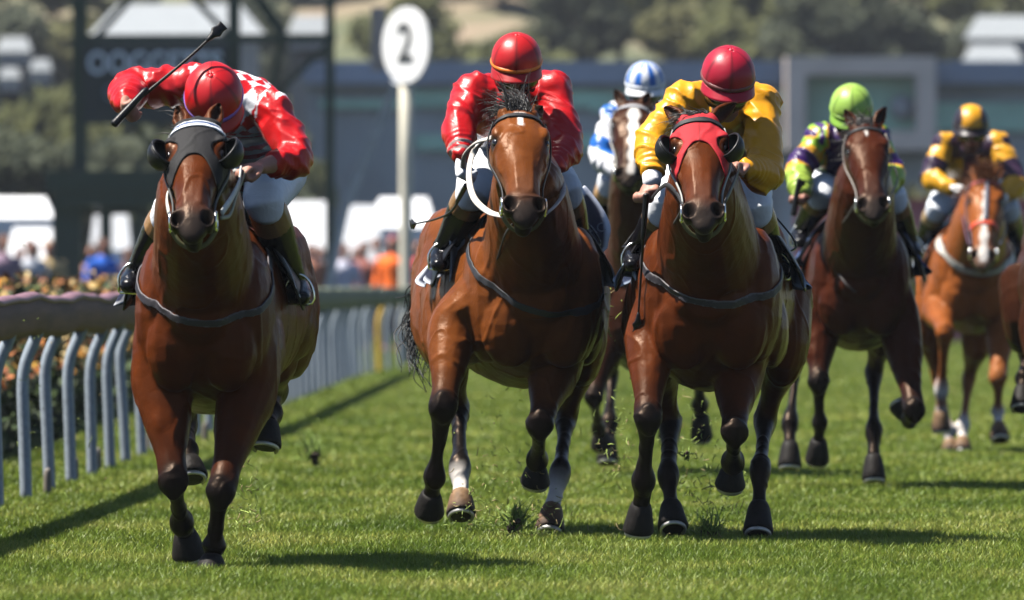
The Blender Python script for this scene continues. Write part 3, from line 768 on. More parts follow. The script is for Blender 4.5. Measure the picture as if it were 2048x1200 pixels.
    me = bpy.data.meshes.new('peak'); me.from_pydata([tuple(q) for q in rows], [], [(i * na + j, i * na + j + 1, (i + 1) * na + j + 1, (i + 1) * na + j) for i in range(nr - 1) for j in range(na - 1)])
    set_col(me, np.repeat(A3(*J['peakc'])[None], len(rows), 0)); pk = link_mesh('peak', me, M['cap'], hel); sm = pk.modifiers.new('s', 'SOLIDIFY'); sm.thickness = .008
    mb = MB(); mb.ell(HQ(0, 0, .022 + kz * 1.0), (.013, .013, .012), [x, f, u], J['btn']); mb.build('button', M['cap'], hel, colour=True)
    # goggles, outsized on some riders to darken the shaded face, and chin strap
    mb = MB(); arc = [HQ(.082 * math.sin(a), .098 * math.cos(a) - .004, -.034) for a in np.linspace(-1.5, 1.5, 15)]
    mb.tube(arc, J.get('gog', .040), .014, u, n=12, sub=1, cap=.4); mb.build('goggles', M['goggle'], root)
    mb = MB(); mb.tube([HQ(-.080, -.01, -.0), HQ(-.066, .015, -.075), HQ(-.030, .040, -.122), HQ(.030, .040, -.122), HQ(.066, .015, -.075), HQ(.080, -.01, 0)], .008, .004, f, n=8, sub=4); mb.build('chin_strap', M['leather'], root)
    for s in (-1, 1):
        mb = MB(); mb.tube([HQ(s * .080, -.02, .01), HQ(s * .080, .010, -.05), HQ(s * .062, .030, -.10)], [.030, .030, .020], [.014, .014, .012], f, n=12)
        mb.build('harness_shade_pad', M['hood_black'], root)  # black harness padding, added to darken the shaded cheeks
    return root

def whip(name_label, pts, r0, flap):
    mb = MB(); pts = [np.asarray(p) for p in pts]; b = tuple(pts[0])
    root = empty('riding_whip', b, name_label, 'whip')
    mb.tube(pts, np.linspace(r0, r0 * .55, len(pts)), lat=(0, 1, 0), n=10, sub=6, cap=.3); mb.build('shaft', M['leather'], root)
    d = unit(pts[1] - pts[0]); g = MB(); g.tube([pts[0] - d * .02, pts[0], pts[0] + d * .14, pts[0] + d * .16], [r0 * 1.9, r0 * 1.7, r0 * 1.4, r0], lat=(0, 1, 0), n=12, sub=2); g.build('grip', M['leather'], root)
    e = unit(pts[-1] - pts[-2]); fb = MB(); x = unit(np.cross(e, [0, 1, 0]))
    fb.tube([pts[-1] - e * .03, pts[-1] + e * .005, pts[-1] + e * flap * .35, pts[-1] + e * flap * .7, pts[-1] + e * flap], np.array([.5, 1.1, 1.9, 1.4, 1.7]) * .012, np.array([.6, 1, .6, .5, .5]) * .010, x, n=12, sub=3, cap=.2)
    fb.build('flap', M['leather'], root)
    return root
# ------------------------------------------------------------------ the runners (photo measurements, depth in metres behind the chest)
BAY, BRIGHT, DARKBAY, BROWN, CHEST = (.080, .0180, .0034), (.135, .0385, .0080), (.042, .0090, .0028), (.034, .011, .005), (.21, .060, .013)
SPEC = {}
SPEC['A'] = dict(Y=41.7, cx=416, hx=474, bot=822, top=430, coat=BAY, wm=.98,
    label='bay racehorse in a black blinker hood, nearest of the field, running along the rail',
    poll=(396, 262, -.45), muz=(384, 470, -.92), earL=(352, 208, -.42), earR=(441, 204, -.42),
    FL=[(325, 755, .2), (347, 965, .0), (364, 1048, .22), (371, 1068, .30), (378, 1112, .33)],
    FR=[(500, 770, .22), (440, 985, -.05), (427, 1096, .03), (424, 1118, .02), (422, 1152, .0)],
    HL=[(360, 700, 1.2), (372, 850, 1.5), (376, 905, 1.2), (380, 922, 1.15), (383, 952, 1.12)],
    HR=[(548, 690, 1.35), (552, 780, 1.72), (541, 828, 1.55), (536, 848, 1.45), (530, 892, 1.42)])
SPEC['B'] = dict(Y=46.9, cx=1058, hx=990, bot=772, top=405, coat=BRIGHT, wm=1.12, hm=1.08,
    label='bright bay racehorse with a bare face and white reins, second from the rail side',
    poll=(1036, 240, -.45), muz=(1050, 440, -.90), earL=(985, 225, -.28), earR=(1088, 212, -.36),
    white=dict(HL=1, HR=1), blaze=(.02, .22, .020, .008),
    FL=[(905, 650, .2), (887, 815, -.1), (868, 957, .05), (862, 990, .1), (858, 1026, .15)],
    FR=[(1108, 735, .25), (1080, 850, -.02), (1074, 922, .25), (1073, 936, .30), (1070, 966, .33)],
    HL=[(895, 680, .95), (918, 815, 1.15), (920, 940, .8), (922, 988, .73), (922, 1030, .68)],
    HR=[(1165, 690, 1.0), (1132, 835, 1.2), (1120, 950, .85), (1104, 1016, .78), (1099, 1064, .72)])
SPEC['C'] = dict(Y=45.9, cx=1420, hx=1424, bot=778, top=410, coat=BAY, wm=1.13, hm=1.04,
    label='bay racehorse in a red hood with black eye cups, ridden by the jockey in gold',
    poll=(1396, 252, -.45), muz=(1408, 452, -.90), earL=(1326, 212, -.40), earR=(1474, 204, -.40),
    FL=[(1300, 670, .2), (1297, 840, -.1), (1287, 966, .05), (1282, 1010, .12), (1276, 1064, .15)],
    FR=[(1474, 745, .25), (1469, 866, -.02), (1465, 926, .25), (1463, 940, .30), (1460, 972, .33)],
    HL=[(1310, 700, 1.0), (1340, 845, 1.2), (1337, 955, .85), (1342, 1010, .78), (1346, 1056, .72)],
    HR=[(1570, 690, 1.0), (1531, 840, 1.2), (1520, 945, .85), (1518, 1012, .78), (1516, 1066, .72)])
SPEC['D'] = dict(Y=62.0, cx=1290, hx=1296, bot=745, top=420, coat=BROWN, vox=.010,
    label='brown racehorse with a wide white blaze, half hidden between two bay horses',
    poll=(1266, 218, -.45), muz=(1258, 368, -.88), earL=(1228, 178, -.42), earR=(1302, 182, -.42), blaze=(.02, .95, .034, .020), bx=.01,
    FL=[(1215, 680, .2), (1188, 795, 0), (1197, 860, .3), (1200, 870, .35), (1203, 886, .38)],
    FR=[(1388, 680, .2), (1398, 760, -.1), (1400, 812, .1), (1402, 830, .15), (1403, 876, .2)],
    HL=[(1230, 670, 1), (1222, 750, 1.2), (1218, 850, .9), (1216, 878, .85), (1215, 924, .8)],
    HR=[(1360, 670, 1), (1342, 750, 1.3), (1338, 820, 1.2), (1338, 838, 1.15), (1338, 880, 1.1)])
SPEC['E'] = dict(Y=57.6, cx=1718, hx=1712, bot=700, top=425, coat=DARKBAY, vox=.009,
    label='dark bay racehorse with pricked ears, ridden by the jockey in the lime green cap',
    poll=(1730, 262, -.45), muz=(1748, 432, -.88), earL=(1688, 216, -.42), earR=(1773, 212, -.42), blaze=(.10, .20, .014, .006),
    FL=[(1640, 650, .2), (1637, 765, 0), (1640, 848, .1), (1637, 882, .15), (1634, 922, .2)],
    FR=[(1800, 660, .2), (1829, 822, -.2), (1818, 838, .15), (1812, 832, .2), (1800, 808, .22)],
    HL=[(1606, 650, 1.2), (1593, 715, 1.4), (1580, 850, 1.1), (1580, 888, 1.03), (1579, 934, 1.0)],
    HR=[(1768, 650, 1.0), (1749, 742, 1.2), (1747, 866, .9), (1747, 914, .83), (1748, 960, .8)])
SPEC['F'] = dict(Y=70.0, cx=1944, hx=1930, bot=668, top=440, coat=CHEST, points=(.21, .075, .024), vox=.010,
    label='chestnut racehorse with a white blaze and white pasterns, last on the right',
    muzzle=(.16, .09, .06), poll=(1972, 362, -.40), muz=(1966, 532, -.88), earL=(1942, 330, -.30), earR=(2008, 330, -.30), blaze=(.20, 1.0, .016, .030),
    white=dict(FL=3, FR=2, HL=2, HR=2),
    FL=[(1876, 615, .2), (1891, 664, -.25), (1883, 782, 0), (1882, 824, .05), (1883, 862, .05)],
    FR=[(2004, 640, .2), (1996, 757, -.1), (1996, 826, .0), (1997, 850, -.03), (2000, 878, -.08)],
    HL=[(1850, 640, 1), (1876, 755, 1.2), (1898, 865, 1.0), (1900, 884, .98), (1902, 906, .95)],
    HR=[(1956, 670, 1), (1938, 755, 1.2), (1926, 855, 1.0), (1925, 880, .95), (1925, 906, .9)])
SPEC['G'] = dict(Y=57.0, cx=2158, hx=2154, bot=700, top=425, coat=BROWN, vox=.012,
    label='dark brown racehorse mostly cut off by the right edge of the photo',
    poll=(2165, 262, -.45), muz=(2180, 432, -.88), earL=(2128, 216, -.42), earR=(2208, 212, -.42),
    FL=[(2080, 650, .2), (2077, 765, 0), (2080, 848, .1), (2077, 875, .15), (2074, 922, .2)],
    FR=[(2236, 660, .2), (2240, 790, -.1), (2240, 868, .1), (2240, 890, .15), (2240, 930, .22)],
    HL=[(2044, 640, 1.2), (2052, 705, 1.5), (2046, 760, 1.35), (2045, 778, 1.3), (2044, 816, 1.25)],
    HR=[(2204, 650, 1.0), (2188, 742, 1.2), (2186, 866, .9), (2186, 898, .85), (2187, 945, .8)])
HS = {}
for key in SPEC: HS[key] = make_horse(SPEC[key])
RED, WHITE, NAVY, GOLD, YEL = A3(.46, .005, .008), A3(.72, .72, .76), A3(.012, .02, .11), A3(.66, .29, .008), A3(.62, .30, .012)
S = SPEC
S['A'].update(hoodlow=.39, hood=(.010, .0095, .011), brow=[(.02, .05, .14), (.72, .74, .78)], browh=.021, cheek=(.06, .06, .06),
    breast=((332, 530, .28), (408, 632, -.04), (545, 545, .28), [(.014, .011, .015), (.10, .09, .10)], .014),
    reins=[dict(p=[(444, 425, -.78), (462, 398, -.62), (477, 368, -.42), (482, 338, -.14)], w=.014, h=.005, col=(.5, .5, .46)), dict(p=[(338, 428, -.75), (334, 400, -.6), (342, 380, -.3), (380, 360, -.1), (482, 338, -.12)], w=.012, h=.005, col=(.5, .5, .46)),
           dict(p=[(442, 436, -.78), (460, 430, -.66), (472, 395, -.5), (490, 345, -.14)], w=.008, col=(.2, .2, .14))])
S['B'].update(breast=((942, 460, .30), (1000, 578, -.02), (1130, 520, .30), [(.02, .02, .024), (.035, .035, .04)], .014), forelock=(-.45, .9, .45, .16), mane_side=-1,
    cloth=[(.010, .013, .030), (.62, .65, .72)],
    reins=[dict(p=[(1008, 432, -.8), (978, 424, -.65), (948, 396, -.5), (938, 352, -.3), (946, 308, -.2), (972, 278, -.25), (992, 276, -.35)], w=.014, h=.006, col=(.55, .51, .46), lat=(.8, 0, .5)),
           dict(p=[(992, 276, -.35), (955, 284, -.2), (930, 310, -.1), (926, 345, .0)], w=.013, h=.006, col=(.55, .51, .46), lat=(.8, 0, .5)),
           dict(p=[(1092, 428, -.8), (1112, 410, -.6), (1126, 385, -.4), (1120, 355, -.2), (1098, 325, -.1)], w=.014, h=.006, col=(.5, .47, .43), lat=(.8, 0, .5)),
           dict(p=[(938, 470, .3), (980, 540, .05), (1010, 470, -.4), (1024, 450, -.7)], w=.007)],
    tail=[(872, 560, 2.2), (842, 620, 2.35), (838, 690, 2.3), (852, 760, 2.2)])
S['C'].update(hoodlow=.31, hood=(.40, .015, .022), brow=[(.012, .012, .014)], browh=.017, cheek=(.30, .30, .29),
    breast=((1306, 490, .28), (1412, 590, -.04), (1536, 520, .28), [(.016, .012, .016), (.11, .10, .105)], .016), forelock=(-1.0, .6, -.1, .10),
    cloth=[(.025, .035, .075), (.40, .48, .62)],
    reins=[dict(p=[(1366, 412, -.8), (1352, 385, -.6), (1330, 370, -.3), (1300, 400, .0)], w=.010, col=(.02, .02, .022)), dict(p=[(1450, 405, -.8), (1470, 360, -.5), (1478, 335, -.2), (1472, 330, -.1)], w=.010, col=(.02, .02, .022)),
           dict(p=[(1304, 490, .3), (1325, 475, .0), (1352, 440, -.4), (1366, 412, -.8)], w=.007, col=(.03, .03, .03))])
S['A']['flaps'] = [dict(i=[(338, 508, .40), (322, 545, .42), (312, 598, .45)], o=[(318, 508, .50), (302, 545, .52), (296, 604, .52)], c=[(.03, .028, .05), (.52, .54, .62)]),
    dict(i=[(548, 520, .5), (556, 560, .5), (560, 610, .5)], o=[(562, 530, .6), (578, 570, .6), (576, 616, .6)], c=[(.012, .012, .02), (.16, .19, .24)])]
S['B']['flaps'] = [dict(i=[(932, 440, .42), (926, 500, .44), (902, 562, .46)], o=[(892, 436, .40), (900, 478, .42), (898, 560, .42)], c=[(.36, .38, .48), (.55, .57, .66)]),
    dict(i=[(1138, 385, .70), (1150, 450, .72), (1162, 545, .74)], o=[(1168, 372, .95), (1218, 440, .98), (1214, 500, .92)], c=[(.010, .012, .030), (.50, .52, .60)], text=('AC', (1178, 470, .80), .055, -.25)),
    dict(i=[(1118, 470, .50), (1128, 515, .50), (1140, 562, .52)], o=[(1150, 462, .58), (1180, 500, .58), (1168, 548, .56)], c=[(.015, .03, .09), (.34, .38, .48)])]
S['C']['flaps'] = [dict(i=[(1296, 455, .40), (1292, 510, .42), (1278, 560, .44)], o=[(1274, 452, .46), (1268, 500, .46), (1262, 556, .46)], c=[(.10, .14, .22), (.46, .50, .60)]),
    dict(i=[(1528, 470, .5), (1538, 515, .5), (1546, 560, .52)], o=[(1556, 468, .62), (1580, 515, .62), (1572, 552, .6)], c=[(.03, .08, .22), (.22, .32, .48)])]
S['D'].update(brow=[(.30, .30, .32)], cheek=(.34, .33, .31), forelock=None, cloth=[(.03, .035, .05), (.35, .34, .25)],
    reins=[dict(p=[(1234, 352, -.8), (1228, 330, -.5), (1238, 342, -.05)], w=.012, col=(.55, .52, .46))])
S['E'].update(forelock=(-.2, .9, .2, .12), cloth=[(.03, .06, .16), (.08, .14, .30)], cheek=(.22, .19, .17),
    reins=[dict(p=[(1716, 398, -.8), (1690, 440, -.4), (1664, 470, .0), (1664, 520, .0), (1690, 565, -.1), (1712, 585, -.1)], w=.006, col=(.05, .04, .04)), dict(p=[(1780, 395, -.8), (1795, 360, -.4), (1788, 330, -.2)], w=.008)])
S['F'].update(brow=[(.34, .05, .06)], browt=.10, cheek=(.10, .07, .10), facestrap=(.08, .08, .11), noseband=(.58, .016, (.55, .07, .03)), forelock=(-.1, -.5, .6, .12),
    breast=((1874, 462, .28), (1942, 522, -.02), (2020, 490, .28), [(.50, .47, .42), (.12, .11, .10)], .030), cloth=[(.30, .36, .46), (.50, .54, .60)],
    reins=[dict(p=[(1938, 490, -.8), (1928, 450, -.5), (1922, 400, -.1), (1924, 378, .05)], w=.008, col=(.10, .05, .09)), dict(p=[(2000, 490, -.8), (2012, 450, -.4), (1996, 398, 0)], w=.008, col=(.04, .06, .12))])
S['G'].update(forelock=None, plain=True)
for key in HS: tack(HS[key])

def tri(c): return np.repeat(A3(*c)[None], 1, 0)
def silkA(l, part, t, co):
    n = len(l); c = np.repeat(RED[None], n, 0)
    a, b = l[:, 0] + l[:, 1] * .9, l[:, 0] - l[:, 1] * .9
    chk = ((np.floor(a / .056) + np.floor(b / .056)) % 2) == 0
    hoop = (np.floor((l[:, 1] + .02) / .060) % 2) == 0
    up = co[:, 2] > np.quantile(co[:, 2][part == 0], .42)
    w = (part == 0) & np.where(up, chk, hoop); c[w] = WHITE
    c[(part == 1) & (t < .13) & chk] = WHITE; c[(part == 2) & (t < .12) & chk] = WHITE
    return c
def silkB(l, part, t, co):
    c = np.repeat(RED[None], len(l), 0)
    d = l[:, 1] + .55 * l[:, 0]
    c[(part == 0) & (np.abs(d + .16) < .05) & (t < .9)] = NAVY * 1.6; c[(part == 0) & (np.abs(d + .25) < .04)] = WHITE
    for a in (.86, .95): c[(part == 1) & (np.abs(t - a) < .017)] = A3(.42, .30, .28)
    return c
def silkC(l, part, t, co): return np.repeat(GOLD[None], len(l), 0)
def silkD(l, part, t, co):
    c = np.repeat(WHITE[None], len(l), 0); B = A3(.012, .11, .42)
    c[(np.sin(co[:, 2] * 31 + co[:, 0] * 14 + 1.0) > .25) & (part > 0)] = B; c[(part == 0) & (np.sin(l[:, 0] * 36) > .3)] = B
    return c
def silkE(l, part, t, co):
    P, G, Y = A3(.045, .010, .12), A3(.20, .36, .025), A3(.56, .27, .012)
    k = (np.floor(l[:, 0] / .075 + .3) + np.floor((l[:, 1] + .3 * l[:, 0]) / .10)) % 3; c = np.where((k == 0)[:, None], G, np.where((k == 1)[:, None], Y, P))
    a = part > 0; q = t
    c[a & (q < .14)] = P; c[a & (q >= .14) & (q < .30)] = G; c[a & (q >= .22) & (q < .30) & (np.sin(l[:, 1] * 40) > 0)] = Y; c[a & (q >= .30) & (q < .52)] = P * .7; c[a & (q >= .52) & (q < .60)] = Y; c[a & (q >= .60)] = A3(.30, .42, .06); c[(part == 0) & (l[:, 0] > -.10)] = P * .5  # most of the torso overpainted dark purple to imitate its shade
    return c
def silkF(l, part, t, co):
    c = np.repeat(YEL[None], len(l), 0); D = A3(.030, .014, .035)
    c[(part > 0) & (t > .26) & (t < .52)] = D; c[(part == 0) & (np.abs(l[:, 0]) < .05)] = D; c[(part == 0) & (l[:, 1] > .14)] = D
    return c
seam = lambda c: (lambda a, th: A3(*c) * (.45 if abs((a / (math.pi / 3)) % 1.0 - .5) > .47 and th > .15 else 1))
plain = lambda c: (lambda a, th: A3(*c))
def capD(a, th): return A3(.58, .60, .65) if (math.cos(a * 8) > -.1 or th > 1.5) else A3(.012, .11, .42)
def capF(a, th): return A3(.60, .28, .012) if abs(math.sin(a)) * math.sin(th) < .52 else A3(.016, .010, .018)
SIL = dict(
 A=dict(label='jockey in red silks with white checks, whip arm raised',
    head=(428, 200, .0), pitch=50, yaw=0, roll=4, hr=.106, neck=(455, 225, .2), shL=(378, 172, .2), shR=(546, 226, .22), elL=(262, 176, .22), wrL=(254, 202, -.06), hL=(252, 222, -.14),
    elR=(592, 316, .10), wrR=(520, 334, -.05), hR=(484, 338, -.12), chest=(474, 216, .36), pelvis=(505, 325, .95), kneeL=(345, 422, .22), kneeR=(528, 402, .3),
    ankL=(280, 538, .50), toeL=(258, 572, .36), ankR=(586, 556, .62), toeR=(602, 596, .45), curlL=(.9, -.3, .2), curlR=(-.3, -.3, -1), cuff=(1.0, .80), silk=silkA, cap=seam((.44, .006, .010)), rim=(.22, .12, .42), peakc=(.42, .010, .012), btn=(.6, .01, .02)),
 B=dict(label='jockey in plain red silks and gold edged red cap behind white reins',
    head=(1033, 130, .05), pitch=22, gog=.054, hr=.104, neck=(1030, 192, .25), shL=(944, 184, .3), shR=(1104, 182, .3), elL=(920, 252, .16), wrL=(924, 318, .05), hL=(926, 352, .0),
    elR=(1132, 292, .16), wrR=(1108, 330, .0), hR=(1085, 345, -.05), chest=(1024, 222, .42), pelvis=(1020, 310, .95), kneeL=(948, 382, .22), kneeR=(1128, 380, .28), ankL=(892, 492, .52), toeL=(878, 530, .38), ankR=(1160, 505, .6), toeR=(1176, 540, .45),
    gloves=(.62, .64, .68), curlL=(.6, -.8, 0), cuff=(.97, 1.0), silk=silkB, cap=seam((.42, .008, .010)), rim=(.80, .18, .02), peakc=(.34, .007, .009), btn=(.55, .01, .012)),
 C=dict(label='jockey in gold silks and a crimson cap, fist lowered beside the red hooded horse',
    head=(1456, 160, .05), pitch=28, gog=.064, yaw=4, roll=-3, hr=.108, neck=(1450, 222, .25), shL=(1372, 200, .3), shR=(1520, 205, .3), elL=(1306, 280, .2), wrL=(1304, 362, .05), hL=(1288, 405, .0),
    elR=(1530, 352, .1), wrR=(1492, 338, -.05), hR=(1472, 334, -.1), chest=(1446, 238, .42), pelvis=(1440, 325, .95), kneeL=(1332, 415, .25), kneeR=(1508, 415, .3), ankL=(1282, 494, .50), toeL=(1264, 530, .36), ankR=(1545, 515, .6), toeR=(1560, 548, .45),
    cuffs='LR', curlL=(-.5, -.8, -.2), cuff=(.90, 1.0), silk=silkC, cap=seam((.34, .006, .024)), rim=(.14, .04, .04), peakc=(.34, .006, .022), btn=(.45, .008, .03)),
 D=dict(label='jockey in blue and white striped cap and silks on the blazed brown horse',
    head=(1290, 172, .1), pitch=14, hr=.106, neck=(1290, 222, .3), shL=(1232, 232, .35), shR=(1345, 232, .35), elL=(1203, 312, .2), wrL=(1236, 340, .0), hL=(1248, 346, -.05), elR=(1378, 312, .2), wrR=(1340, 340, 0), hR=(1322, 346, -.05),
    chest=(1288, 256, .45), pelvis=(1290, 320, 1), kneeL=(1222, 366, .28), kneeR=(1362, 366, .28), ankL=(1196, 440, .6), toeL=(1188, 468, .45), ankR=(1392, 440, .6), toeR=(1402, 468, .45), breech=(.7, .72, .76), tan=(.50, .29, .13),
    silk=silkD, cap=capD, rim=(.62, .65, .70), peakc=(.66, .68, .72), btn=(.02, .16, .58)),
 E=dict(label='jockey in a lime green cap and green, purple and yellow patched silks',
    head=(1703, 222, .1), pitch=30, hr=.108, neck=(1696, 266, .3), shL=(1642, 278, .35), shR=(1748, 278, .35), elL=(1598, 338, .26), wrL=(1602, 388, .1), hL=(1592, 412, .0), elR=(1782, 345, .3), wrR=(1768, 380, .1), hR=(1755, 385, .0),
    chest=(1692, 300, .45), pelvis=(1692, 350, 1), kneeL=(1644, 388, .26), kneeR=(1785, 395, .3), ankL=(1606, 455, .6), toeL=(1600, 485, .45), ankR=(1818, 480, .6), toeR=(1830, 505, .45),
    curlL=(-.2, -.9, -.2), silk=silkE, cap=seam((.27, .43, .07)), rim=(.2, .36, .04), peakc=(.20, .37, .04), btn=(.34, .58, .07)),
 F=dict(label='jockey in yellow silks with dark armbands and a yellow and black cap',
    head=(1942, 254, .1), pitch=14, hr=.110, neck=(1942, 292, .3), shL=(1890, 290, .35), shR=(1996, 290, .35), elL=(1862, 355, .25), wrL=(1902, 377, .1), hL=(1920, 376, .05), elR=(2032, 365, .2), wrR=(2006, 392, .1), hR=(1992, 396, 0),
    chest=(1941, 316, .45), pelvis=(1941, 370, 1), kneeL=(1876, 418, .26), kneeR=(2016, 418, .26), ankL=(1843, 486, .6), toeL=(1838, 510, .45), ankR=(2036, 486, .6), toeR=(2044, 510, .45),
    gloves=(.66, .64, .62), breech=(.62, .65, .70), silk=silkF, cap=capF, rim=(.016, .01, .018), peakc=(.02, .014, .02), btn=(.78, .4, .02), tan=(.36, .24, .12)))
for key in SIL: make_jockey(key, HS[key], SIL[key])
wA, wB, wC, wE = HS['A'].W, HS['B'].W, HS['C'].W, HS['E'].W
whip('black whip raised high in the red and white jockey\'s fist', [wA(236, 240, -.20), wA(262, 212, -.18), wA(370, 122, -.1), wA(424, 72, -.05)], .0085, .062)
whip('black whip trailing sideways past the flank of the white reined horse', [wB(930, 375, -.02), wB(905, 420, .2), wB(872, 438, .5), wB(828, 448, .9)], .0065, .055)
whip('thin black whip hanging down beside the gold jockey\'s lowered fist', [wC(1292, 400, -.06), wC(1288, 450, -.05), wC(1284, 520, .05), wC(1276, 640, .1)], .0075, .05)
whip('short black whip held upright by the jockey in the lime green cap', [wE(1588, 420, -.04), wE(1591, 402, -.04), wE(1596, 384, -.02), wE(1601, 372, -.02)], .009, .03)
# ------------------------------------------------------------------ ground
def grass_mat(name, attr):
    m, t, b = new_mat(name); N, L_ = t.nodes, t.links
    tc = N.new('ShaderNodeTexCoord'); out = None
    def noise(scale, det, st=(1, 1, 1)):
        mp = N.new('ShaderNodeMapping'); mp.inputs['Scale'].default_value = st; L_.new(tc.outputs['Object'], mp.inputs[0])
        n = N.new('ShaderNodeTexNoise'); n.inputs['Scale'].default_value = scale; n.inputs['Detail'].default_value = det; L_.new(mp.outputs[0], n.inputs['Vector']); return n
    big = noise(.8, 5, (1.6, .5, 1)); rp = N.new('ShaderNodeValToRGB'); L_.new(big.outputs[0], rp.inputs[0])
    e = rp.color_ramp.elements; e[0].position = .3; e[0].color = (.092, .155, .012, 1); e[1].position = .72; e[1].color = (.310, .350, .070, 1)
    x = e.new(.5); x.color = (.165, .235, .026, 1)
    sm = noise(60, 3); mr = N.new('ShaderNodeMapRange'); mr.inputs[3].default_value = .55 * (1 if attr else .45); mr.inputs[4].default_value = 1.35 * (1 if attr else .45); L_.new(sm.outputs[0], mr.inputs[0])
    v = N.new('ShaderNodeVectorMath'); v.operation = 'SCALE'; L_.new(rp.outputs[0], v.inputs[0]); L_.new(mr.outputs[0], v.inputs['Scale']); src = v.outputs[0]
    if attr:
        a = N.new('ShaderNodeAttribute'); a.attribute_name = 'Col'; mu = N.new('ShaderNodeVectorMath'); mu.operation = 'MULTIPLY'
        L_.new(rp.outputs[0], mu.inputs[0]); L_.new(a.outputs['Color'], mu.inputs[1]); src = mu.outputs[0]
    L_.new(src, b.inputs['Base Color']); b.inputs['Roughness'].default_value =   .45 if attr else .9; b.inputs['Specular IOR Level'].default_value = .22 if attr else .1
    if attr:
        tr = N.new('ShaderNodeBsdfTranslucent'); L_.new(src, tr.inputs[0]); mx = N.new('ShaderNodeMixShader'); mx.inputs[0].default_value = .2
        L_.new(b.outputs[0], mx.inputs[1]); L_.new(tr.outputs[0], mx.inputs[2]); L_.new(mx.outputs[0], N['Material Output'].inputs[0])
    return m
mb = MB(); xs = np.linspace(-160, 160, 33); ys = np.concatenate([np.linspace(-30, 200, 47), np.linspace(210, 340, 14)])
Vv = [(x, y, 0) for y in ys for x in xs]; nx = len(xs)
me = bpy.data.meshes.new('turf'); me.from_pydata(Vv, [], [(i * nx + j, i * nx + j + 1, (i + 1) * nx + j + 1, (i + 1) * nx + j) for i in range(len(ys) - 1) for j in range(nx - 1)])
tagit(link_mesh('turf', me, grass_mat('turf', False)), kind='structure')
# blades
def blades(n, xy, hgt, wid, lean, r_):
    a = r_.uniform(0, 2 * np.pi, n); d = np.stack([np.cos(a), np.sin(a)], 1); h = hgt * r_.uniform(.45, 1.25, n); w_ = wid * r_.uniform(.7, 1.3, n)
    la = r_.uniform(0, 2 * np.pi, n); ll = np.stack([np.cos(la), np.sin(la)], 1) * (lean * r_.uniform(.1, 1.2, n) * h)[:, None]
    p = np.zeros((n, 5, 3)); b = np.concatenate([xy, np.full((n, 1), -.004)], 1)
    side = np.concatenate([d * w_[:, None] * .5, np.zeros((n, 1))], 1)
    m_ = b.copy(); m_[:, :2] += ll * .35; m_[:, 2] += h * .6
    t_ = b.copy(); t_[:, :2] += ll; t_[:, 2] += h * .95
    p[:, 0] = b - side; p[:, 1] = b + side; p[:, 2] = m_ + side * .8; p[:, 3] = m_ - side * .8; p[:, 4] = t_
    return p
P_ = []
r_ = np.random.default_rng(3)
def area(y0, y1, dens, hgt, wid):
    n = int((y1 - y0) * 2 * (y0 + y1) / 2 * .0515 * dens); y = r_.uniform(y0, y1, n); x = r_.uniform(-1, 1, n) * y * .0515
    k = x > -2.9 - .003 * (y - 45)
    P_.append(blades(int(k.sum()), np.stack([x, y], 1)[k], hgt, wid, .8, r_))
area(36.5, 45, 6400, .036, .0030); area(45, 56, 3900, .036, .0038); area(56, 75, 1500, .040, .006); area(75, 110, 650, .040, .012); area(110, 170, 330, .042, .022); area(170, 300, 60, .05, .06)
Pb = np.concatenate(P_); nb = len(Pb)
me = bpy.data.meshes.new('grass'); me.vertices.add(nb * 5); me.vertices.foreach_set('co', Pb.astype(np.float32).ravel())
li = (np.arange(nb)[:, None] * 5 + np.array([0, 1, 2, 3, 3, 2, 4])[None]).ravel()
me.loops.add(nb * 7); me.loops.foreach_set('vertex_index', li.astype(np.int32)); me.polygons.add(nb * 2)
ls_ = (np.arange(nb)[:, None] * 7 + np.array([0, 4])[None]).ravel(); me.polygons.foreach_set('loop_start', ls_.astype(np.int32))
me.update(calc_edges=True)
gc = r_.uniform(.65, 1.25, (nb, 1)) * np.array([[1, 1, 1]]); dry = r_.random(nb) < .12 + .30 * np.clip(wob(Pb[:, 0] * [1, .55, 0], 2.6, 41, 3), 0, 1); gc[dry] = np.array([1.7, 1.32, 1.6]) * r_.uniform(.8, 1.2, (int(dry.sum()), 1))
set_col(me, np.repeat(gc, 5, 0))
tagit(link_mesh('grass', me, grass_mat('grass_blade', True), smooth=False), 'short green racecourse grass growing on the track', 'grass', kind='stuff')

# ------------------------------------------------------------------ running rail
M['rail_near'] = mat('rail_cover', (.135, .070, .052), rough=.8, vary=.35, vscale=3, stretch=(1, .25, 6), bump=.2)
M['rail_cap'] = mat('rail_cap', (.20, .105, .135), rough=.6, vary=.15)
M['rail_far'] = mat('rail_green', (.105, .125, .085), rough=.8, vary=.15)
M['post'] = mat('galvanised_post', (.27, .315, .36), rough=.45, spec=.5, vary=.18, vscale=40)
M['post_y'] = mat('yellow_post', (.62, .40, .06), rough=.5, vary=.1)
rp_ = catmull([(-2.66, 34), (-2.53, 45), (-2.36, 55.6), (-2.24, 68.3), (-2.02, 92), (-1.84, 115), (-1.72, 130), (-1.45, 139), (-.9, 146), (.4, 152), (3, 157.5), (7, 161.5), (13, 165), (22, 168)], 12)
dl = np.concatenate([[0], np.cumsum(np.linalg.norm(np.diff(rp_, axis=0), axis=1))])
def rail_at(s): return A3(np.interp(s, dl, rp_[:, 0]), np.interp(s, dl, rp_[:, 1]), 0)
def rail_n(s):
    d = unit(rail_at(s + .2) - rail_at(s - .2)); return A3(d[1], -d[0], 0)
rail = empty('running_rail', tuple(rail_at(21.0)), 'long running rail on bent grey posts along the left of the track', 'rail')
